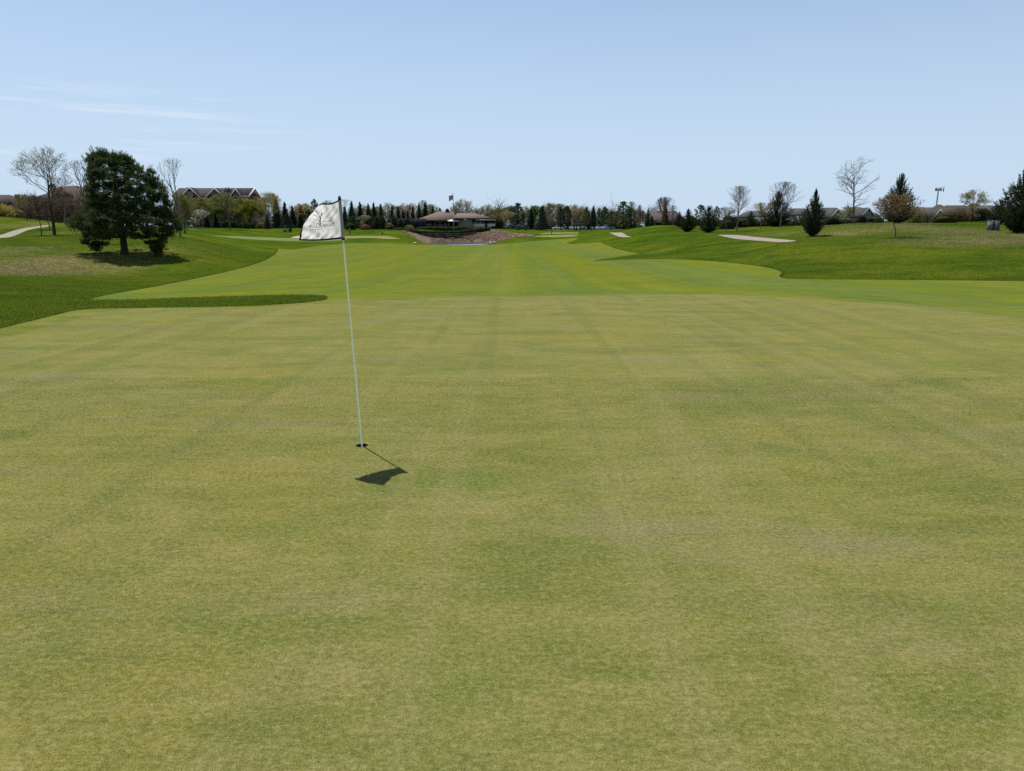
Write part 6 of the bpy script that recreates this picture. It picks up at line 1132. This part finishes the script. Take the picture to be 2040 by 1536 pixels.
def proj(P):
    r = P - np.array([0, 0, CAMZ]); d = r[1] * CP - r[2] * SP; return np.array([1020 + FPX * r[0] / d, 768 - FPX * (r[1] * SP + r[2] * CP) / d])
def uv_of(px, py):
    u, v = .5, .5
    for _ in range(9):
        p = proj(flag_s(u, v, False)); e = np.array([px, py]) - p; J = np.c_[(proj(flag_s(u + .01, v, False)) - p) / .01, (proj(flag_s(u, v + .01, False)) - p) / .01]; du = np.linalg.solve(J, e); u = min(.98, max(.02, u + du[0])); v = min(.98, max(.02, v + du[1]))
    return u, v
def on_flag(px, py, off=.0014): u, v = uv_of(px, py); return flag_s(u, v) + NRM * off
def flag_text(body, xl, xr, yl, yr, hgt, name='lettering', mat=None, first=1.0):
    """mirrored print: reads from the right end (xr, yr) to the left end (xl, yl); heights in photograph pixels"""
    cu_ = bpy.data.curves.new('t', 'FONT'); cu_.body = body; cu_.size = 1; cu_.resolution_u = 2; ob_ = bpy.data.objects.new('t', cu_); COL.objects.link(ob_); me = ob_.to_mesh()
    V = np.array([v.co[:2] for v in me.vertices]); F = [tuple(p.vertices) for p in me.polygons]; ob_.to_mesh_clear(); bpy.data.objects.remove(ob_); bpy.data.curves.remove(cu_)
    x0, x1 = V[:, 0].min(), V[:, 0].max(); y1 = V[:, 1].max(); g = Geo(); W = []
    for x, y in V:
        t = (x - x0) / (x1 - x0); W.append(on_flag(xr + (xl - xr) * t, yr + (yl - yr) * t - y / y1 * hgt * (first if x < x0 + .75 else 1)))
    g.add(W, F); return obj(name, g, mat or M_INK, fg)
flag_text('GLENVIEW', 642.5, 661.5, 443.8, 441.2, 3.2); flag_text('PRAIRIE', 642.5, 666.0, 452.6, 449.8, 6.4, first=1.25); flag_text('CLUB', 615.0, 638.2, 453.8, 453.6, 5.8, first=1.5); flag_text('PARK SCHOOL', 615.8, 638.5, 459.6, 458.0, 2.6)
def flag_line(pts, w0, w1):
    P_ = smooth_px(pts, False, 6); g = Geo(); V = []; m = len(P_)
    for k in range(m):
        d = P_[min(k + 1, m - 1)] - P_[max(k - 1, 0)]; d = np.array([-d[1], d[0]]) / (np.hypot(*d) + 1e-9); w_ = (w0 + (w1 - w0) * k / (m - 1)) / 2; V += [on_flag(*(P_[k] + d * w_), .0018), on_flag(*(P_[k] - d * w_), .0018)]
    g.add(V, [(2 * k, 2 * k + 1, 2 * k + 3, 2 * k + 2) for k in range(m - 1)]); return g
gs = [(645.5, 462.7), (641, 457.5), (639.2, 451), (638.6, 443.5), (634.4, 435.5), (629.4, 430), (623.3, 428)], [(638.8, 446), (637, 434), (633.6, 426), (629.4, 420)], [(638.6, 441), (638.5, 433), (640.2, 427), (641.7, 423.6)], [(638.8, 445), (634.4, 439.5), (629.4, 437.2), (624, 437.4)], [(638.6, 448), (634.4, 444.5), (631, 444.2)]
for p_, wa, wb in zip(gs, (.6, 1.5, 1.3, 1.2, .9), (.9, 1.0, .9, .5, .4)): obj('emblem_stem', flag_line(p_, wa, wb), M_INK2, fg)
for a, b, w_ in (((632.4, 424.6), (628.8, 419.4), 2.6), ((639.6, 429), (641.6, 423.8), 2.0)): obj('emblem_seedhead', flag_line([a, ((a[0] + b[0]) / 2, (a[1] + b[1]) / 2), b], w_ * .5, w_), M_INK2, fg)

# ------------------------------------------------------------------ vehicles
def extrude(profile, w0, w1=None):
    """closed side profile (x, z) extruded across y; w1 = half width of the upper points"""
    m = len(profile); zs = [p[1] for p in profile]; lo, hi = min(zs), max(zs); V = []
    for s_ in (-1, 1):
        for x, z in profile: V.append((x, s_ * (w0 + ((w1 if w1 is not None else w0) - w0) * (z - lo) / (hi - lo)), z))
    g = Geo(); g.add(V, [tuple(range(m)), tuple(range(2 * m - 1, m - 1, -1))] + [(i, m + i, m + (i + 1) % m, (i + 1) % m) for i in range(m)]); return g
M_TYRE = plain('tyre_rubber', (0.015, 0.015, 0.016), 0.85, 0.2); M_LAMP = plain('lamp_lens', (0.75, 0.75, 0.72), 0.15, 0.6); M_TAIL = plain('tail_lens', (0.25, 0.01, 0.012), 0.2, 0.5); M_SEAT = plain('cart_seat', (0.30, 0.26, 0.20), 0.7, 0.2)
def paint(name, c): 
    if name in MATS: return MATS[name]
    b = NB(name); n_ = b.noise(b.pos(), 1.5, 3); b.base(b.mix(n_, tuple(q * .92 for q in c), c), 0.28, 0.5); b.b.inputs['Coat Weight'].default_value = 0.4; return b.m
def wheel(parent, x, y, r=.33, w_=.22):
    o = obj('wheel', Geo().tubes([(0, -w_ / 2, 0)], [(0, w_ / 2, 0)], r, r, 18, True), M_TYRE, parent, False); o.location = (x, y, r); obj('rim', Geo().tubes([(0, -w_ / 2 - .01, 0)], [(0, w_ / 2 + .01, 0)], r * .6, r * .6, 14, True), M_STEEL, o)
def make_car(kind, col, label):
    t = thing('parked_car' if kind != 'truck' else 'parked_truck', label, 'car' if kind != 'truck' else 'truck')
    if kind == 'sedan': body = [(-2.25, .3), (-2.28, .72), (-2.1, .93), (-1.5, 1.0), (.95, .98), (1.9, .84), (2.25, .66), (2.28, .3)]; cab = [(-1.55, .99), (-.95, 1.44), (.1, 1.47), (1.0, .97)]
    elif kind == 'suv': body = [(-2.3, .36), (-2.33, .95), (-2.25, 1.1), (1.1, 1.1), (2.05, 1.0), (2.3, .82), (2.33, .36)]; cab = [(-2.22, 1.09), (-1.95, 1.72), (.25, 1.74), (1.15, 1.09)]
    else: body = [(-2.9, .45), (-2.95, 1.15), (-.9, 1.17), (-.88, 1.2), (1.2, 1.2), (2.5, 1.12), (2.75, .95), (2.8, .45)]; cab = [(-.95, 1.19), (-.8, 1.85), (.55, 1.87), (1.35, 1.19)]
    obj('body', extrude(body, .9, .86), col, t); c = obj('cabin', extrude(cab, .84, .66), M_GLASS, t)
    zt = max(p[1] for p in cab); xr = [p[0] for p in cab if p[1] > zt - .06]; obj('roof', Geo().box(min(xr) - .05, max(xr) + .1, -.68, .68, zt - .01, zt + .05), col, c)
    for s_ in (-1, 1):
        for xp_ in ((min(xr) + max(xr)) / 2,): obj('door_pillar', extrude([(xp_ - .05, cab[0][1]), (xp_ - .05, zt), (xp_ + .05, zt), (xp_ + .05, cab[0][1])], .85, .67), col, c)
        break
    wb = 1.38 if kind != 'truck' else 1.8
    for x in (-wb, wb):
        for y in (-.8, .8): wheel(t, x, y, .33 if kind == 'sedan' else .39)
    xf = max(p[0] for p in body); xb = min(p[0] for p in body); zl = .68 if kind == 'sedan' else .9
    for y in (-.62, .62): obj('headlight', Geo().box(xf - .1, xf + .02, y - .17, y + .17, zl - .1, zl + .08), M_LAMP, t); obj('tail_light', Geo().box(xb - .02, xb + .1, y - .15, y + .15, zl - .08, zl + .14), M_TAIL, t)
    return t
CARS = [('sedan', 'car_paint_mint', (0.42, 0.58, 0.55), 1112, 282, 0.1, 'pale mint sedan left of the car park pines'), ('suv', 'car_paint_grey', (0.10, 0.10, 0.11), 1129, 284, 1.5, 'grey suv second from the left in the car park'), ('suv', 'car_paint_white', (0.72, 0.74, 0.76), 1139, 283, 1.55, 'white suv just left of the pergola posts'),
        ('sedan', 'car_paint_silver', (0.45, 0.47, 0.5), 1150, 283, 1.6, 'silver sedan between the pergola posts'), ('suv', 'car_paint_blue', (0.09, 0.16, 0.28), 1162, 284, 1.5, 'dark blue suv behind the pergola opening'), ('sedan', 'car_paint_pearl', (0.75, 0.73, 0.7), 1174, 281, 1.65, 'pearl white sedan behind the right pergola post'),
        ('suv', 'car_paint_white', (0.72, 0.74, 0.76), 1191, 279, 1.45, 'white suv right of the pergola'), ('sedan', 'car_paint_red', (0.30, 0.05, 0.05), 1194, 291, 0.05, 'red sedan in the second row right of the pergola'), ('suv', 'car_paint_sky', (0.30, 0.45, 0.58), 1205, 280, 1.6, 'light blue suv at the right end of the car park'),
        ('truck', 'car_paint_ice', (0.42, 0.55, 0.66), 1211, 290, 0.1, 'ice blue pickup truck behind the light blue suv'), ('truck', 'car_paint_black', (0.012, 0.012, 0.014), 1019, 243, math.pi, 'black pickup truck parked right of the clubhouse'), ('suv', 'car_paint_black', (0.012, 0.012, 0.014), 1040, 246, 0.15, 'black suv right behind the black pickup truck')]
for kd, nm, c, px, Y, rz, lb in CARS:
    t = make_car(kd, paint(nm, c), lb); x = X(px, Y); t.location = (x, Y, h1(x, Y) + .01); t.rotation_euler = (0, 0, rz)
def golf_cart(label, col, roofc, px, Y, rz):
    x = X(px, Y); t = thing('golf_cart', label, 'golf cart', (x, Y, h1(x, Y)), rz)
    obj('body', extrude([(-1.15, .3), (-1.2, .75), (-.55, .8), (-.5, .42), (.55, .42), (.75, .85), (1.1, .72), (1.2, .3)], .6, .56), col, t); obj('roof', extrude([(-1.0, 1.82), (-.95, 1.9), (.8, 1.9), (.9, 1.82)], .62, .58), roofc, t)
    obj('seat', Geo().box(-.62, -.1, -.52, .52, .62, .78).box(-.72, -.6, -.52, .52, .62, 1.15), M_SEAT, t)
    for a, b in ((-.9, -.95), (.75, .62)):
        for y in (-.52, .52): obj('post', Geo().tubes([(a, y, .7)], [(b, y, 1.84)], .022, .022, 6), M_BLACK, t)
    obj('windshield', Geo().box(.66, .69, -.5, .5, .85, 1.8), glass_mat('cart_windshield', (0.16, 0.19, 0.21), .1) if 'cart_windshield' not in MATS else MATS['cart_windshield'], t)
    for xx in (-.82, .82):
        for y in (-.5, .5): wheel(t, xx, y, .23, .2)
    obj('golf_bags', Geo().tubes([(-1.0, -.25, .75), (-1.0, .25, .75)], [(-1.1, -.25, 1.4), (-1.1, .25, 1.4)], .14, .15, 10, True), M_BLACK, t)
golf_cart('white golf cart on the slope right of the big pine', M_WHITE, M_WHITE, 374, 195, .25); golf_cart('dark golf cart left of the pin flag', M_BLACK, M_DARKWOOD, 572.5, 212, math.pi - .1)

# ------------------------------------------------------------------ people
SKIN = plain('skin', (0.42, 0.26, 0.18), 0.6, 0.3)
def person(label, px, Y, rz, J, shirt, trousers, cap, club=None, group=None, shorts=False):
    """J: joint positions in metres, figure faces +x"""
    x = X(px, Y); t = thing('person', label, 'person', (x, Y, h1(x, Y)), rz)
    names = ['pelvis', 'chest', 'neck', 'head', 'shL', 'elL', 'haL', 'shR', 'elR', 'haR', 'hipL', 'knL', 'anL', 'toL', 'hipR', 'knR', 'anR', 'toR']
    R = dict(pelvis=.15, chest=.17, neck=.06, head=.095, shL=.075, elL=.05, haL=.035, shR=.075, elR=.05, haR=.035, hipL=.10, knL=.065, anL=.045, toL=.035, hipR=.10, knR=.065, anR=.045, toR=.035)
    E_ = [('pelvis', 'chest'), ('chest', 'neck'), ('neck', 'head'), ('chest', 'shL'), ('shL', 'elL'), ('elL', 'haL'), ('chest', 'shR'), ('shR', 'elR'), ('elR', 'haR'), ('pelvis', 'hipL'), ('hipL', 'knL'), ('knL', 'anL'), ('anL', 'toL'), ('pelvis', 'hipR'), ('hipR', 'knR'), ('knR', 'anR'), ('anR', 'toR')]
    me = bpy.data.meshes.new('p'); me.from_pydata([J[k] for k in names], [(names.index(a), names.index(b)) for a, b in E_], []); ob = bpy.data.objects.new('p', me); COL.objects.link(ob); sk_ = ob.modifiers.new('s', 'SKIN'); sb = ob.modifiers.new('u', 'SUBSURF'); sb.levels = 1
    for i, k in enumerate(names): me.skin_vertices[0].data[i].radius = (R[k], R[k])
    me.skin_vertices[0].data[0].use_root = True
    dg = bpy.context.evaluated_depsgraph_get(); ev = ob.evaluated_get(dg); m2 = bpy.data.meshes.new_from_object(ev); bpy.data.objects.remove(ob)
    for m_ in (SKIN, shirt, trousers, M_BLACK): m2.materials.append(m_)
    Jn = {k: Vector(J[k]) for k in names}
    for p in m2.polygons:
        c = p.center; k = min(names, key=lambda q_: (Jn[q_] - c).length / (R[q_] + .06)); p.material_index = {'pelvis': 2, 'chest': 1, 'neck': 0, 'head': 0, 'shL': 1, 'elL': 0, 'haL': 0, 'shR': 1, 'elR': 0, 'haR': 0, 'hipL': 2, 'hipR': 2, 'knL': 0 if shorts else 2, 'knR': 0 if shorts else 2, 'anL': 2 if not shorts else 0, 'anR': 2 if not shorts else 0, 'toL': 3, 'toR': 3}[k]; p.use_smooth = True
    bo = bpy.data.objects.new('body', m2); COL.objects.link(bo); bo.parent = t
    h = Vector(J['head']); g = Geo(); g.blob((h.x, h.y, h.z + .05), (.115, .105, .085), np.random.default_rng(3), 12, 7, 0); g.box(h.x + .05, h.x + .22, -.08 + h.y, .08 + h.y, h.z + .03, h.z + .045); obj('cap', g, cap, t, True)
    hand = (Vector(J['haL']) + Vector(J['haR'])) / 2
    for k in ('haL', 'haR'):
        for f_ in range(5): pass
    if club:
        e = thing('golf_club', club[1], 'golf club', (x, Y, h1(x, Y)), rz); obj('shaft', Geo().tubes([tuple(hand)], [club[0]], .012, .009, 6), M_STEEL, e); c_ = club[0]; obj('club_head', Geo().box(c_[0] - .06, c_[0] + .06, c_[1] - .03, c_[1] + .05, c_[2] - .03, c_[2] + .03), M_STEEL, e)
def pose(lean=0, bend=0, arms='down', step=.0):
    hx = .0; ph = .95 - bend * .12; chx, chz = lean * .45, ph + .42 * math.cos(lean); nx, nz = lean * .62, chz + .16 * math.cos(lean); J = dict(pelvis=(hx, 0, ph), chest=(chx, 0, chz), neck=(nx, 0, nz), head=(nx + .06 + lean * .08, 0, nz + .17))
    for s_, n_ in ((1, 'L'), (-1, 'R')):
        sh = (chx, s_ * .2, chz + .06); J['sh' + n_] = sh
        if arms == 'down': J['el' + n_] = (chx - .02, s_ * .27, chz - .24); J['ha' + n_] = (chx + .08, s_ * .25, chz - .48)
        elif arms == 'putt': J['el' + n_] = (chx + .12, s_ * .2, chz - .20); J['ha' + n_] = (chx + .22, s_ * .03, chz - .46)
        else: J['el' + n_] = (chx - .02, .28 + s_ * .06, chz + .14); J['ha' + n_] = (chx - .08, .36 + s_ * .02, chz + .42)
        J['hip' + n_] = (hx - .01, s_ * .1, ph - .1); J['kn' + n_] = (hx + bend * .12 + s_ * step, s_ * .13, .5); J['an' + n_] = (hx - .02 + s_ * step * 1.6, s_ * .15, .09); J['to' + n_] = (hx + .17 + s_ * step * 1.6, s_ * .17, .04)
    return J
person('person in a green shirt and white cap standing on the far green', 696.5, 213, -1.2, pose(.15, .1, 'down'), plain('shirt_green', (0.06, 0.22, 0.14), .8), plain('trousers_dark', (0.03, 0.032, 0.035), .8), M_WHITE)
person('person in pale grey bending over a putt near the tee', 1098.5, 226, -.6, pose(.85, .6, 'putt'), plain('shirt_grey', (0.33, 0.36, 0.37), .8), plain('trousers_grey', (0.16, 0.18, 0.18), .8), plain('cap_grey', (0.3, 0.3, 0.3), .8), ((.5, 0, .03), 'putter held by the person bending over a putt'))
person('person in black swinging a club before the pergola', 1155, 232, -1.6, pose(.2, .25, 'up', .1), plain('shirt_black', (0.015, 0.015, 0.018), .8), plain('shorts_black', (0.018, 0.018, 0.02), .8), M_BLACK, ((-.5, .75, 1.75), 'club raised by the person in black'), None, True)
# golf bag on its stand by the far green
x = X(760.5, 214); bg_ = thing('golf_bag', 'black golf bag standing at the right of the far green', 'golf bag', (x, 214, h1(x, 214)), .4); obj('bag', Geo().tubes([(0, 0, .03), (.12, 0, .5)], [(.12, 0, .5), (.24, 0, .95)], [.16, .15], [.15, .17], 12, True), M_BLACK, bg_, True)
for y in (-.2, .2): obj('leg', Geo().tubes([(.2, 0, .8)], [(-.25 + .75, y, 0)], .014, .014, 5), M_STEEL, bg_)
for k in range(5): obj('club', Geo().tubes([(.2, -.08 + .04 * k, .9)], [(.3 + .02 * k, -.1 + .05 * k, 1.2)], .012, .02, 5), M_STEEL, bg_)

# ------------------------------------------------------------------ pergola, cabinet, stake, boulder
YP = 262.0; gp2 = h1(X(1160, YP), YP); pg = thing('pergola', 'black timber pergola in front of the car park', 'pergola')
for a, b, dy in ((1143.4, 1145.6, 0), (1148.2, 1150.6, 1.6), (1176.4, 1178.8, 0), (1170.5, 1172.4, 3.0)): bx('post', M_BLACK, pg, X(a, YP), X(b, YP), YP + dy, YP + dy + .35, gp2 - .4, Z(439.6, YP))
bx('beam', M_BLACK, pg, X(1142.4, YP), X(1180, YP), YP - .12, YP + .1, Z(441.6, YP), Z(439.5, YP)); bx('beam', M_BLACK, pg, X(1146, YP), X(1180, YP), YP + 3.2, YP + 3.42, Z(441.6, YP), Z(439.5, YP))
for k in range(9): a = 1144.5 + k * 4.2; bx('rafter', M_BLACK, pg, X(a, YP), X(a + .7, YP), YP - .5, YP + 3.9, Z(439.4, YP), Z(438.3, YP))
bd = bx('notice_panel', M_DARKWOOD, pg, X(1169.2, YP), X(1176.2, YP), YP + .4, YP + .55, gp2 + .5, Z(442, YP))
YB = 80.0; xb = X(1978.5, YB); ub = thing('utility_cabinet', 'grey green utility cabinet standing left of the big edge juniper', 'cabinet', (xb, YB, h1(xb, YB)), -.12); wB = 1.02; hB = 1.10; M_UT = plain('cabinet_grey', (0.10, 0.118, 0.118), 0.55, 0.3, 0, 0.1); M_UT2 = plain('cabinet_pale', (0.17, 0.19, 0.195), 0.55, 0.3, 0, 0.1)
bx('case', M_UT, ub, -wB / 2, wB / 2, -.3, .35, -.05, hB - .05); bx('lid', M_UT2, ub, -wB / 2 - .03, wB / 2 + .03, -.34, .38, hB - .048, hB); bx('door', M_UT2, ub, -wB / 2 + .02, -.20, -.325, -.302, .04, hB - .1); bx('door', M_UT, ub, .04, wB / 2 - .02, -.325, -.302, .04, hB - .1); bx('door', M_UT2, ub, -.05, .25, -.345, -.327, .04, hB - .12); bx('recess', M_BLACK, ub, -.17, -.07, -.312, -.301, .04, hB - .1); bx('pad', M_STONE, ub, -.7, .7, -.5, .5, -.12, .015); bx('handle', M_STEEL, ub, -.02, .0, -.37, -.346, .5, .62)
xs_ = ground_hit(1348.5, 504); sk2 = thing('marker_stake', 'short dark leaning stake in the rough right of the fairway', 'stake', (xs_[0], xs_[1], h1(*xs_))); obj('shaft', Geo().tubes([(0, 0, -.1)], [(.14, 0, .42)], .035, .03, 8, True), M_BLACK, sk2); obj('top', Geo().tubes([(.14, 0, .42)], [(.15, 0, .46)], .04, .03, 8, True), M_STONE, sk2)
c = ground_hit(827, 485.6); g = Geo(); g.blob((0, 0, .1), (.5, .3, .3), np.random.default_rng(6), 12, 8, .12); o = obj('boulder', g, plain('boulder_cream', (0.5, 0.44, 0.35), .9, .1, 0, .15), None, True); o.location = (c[0], c[1], h1(*c)); tag(o, 'single cream boulder at the left end of the pond', 'boulder')
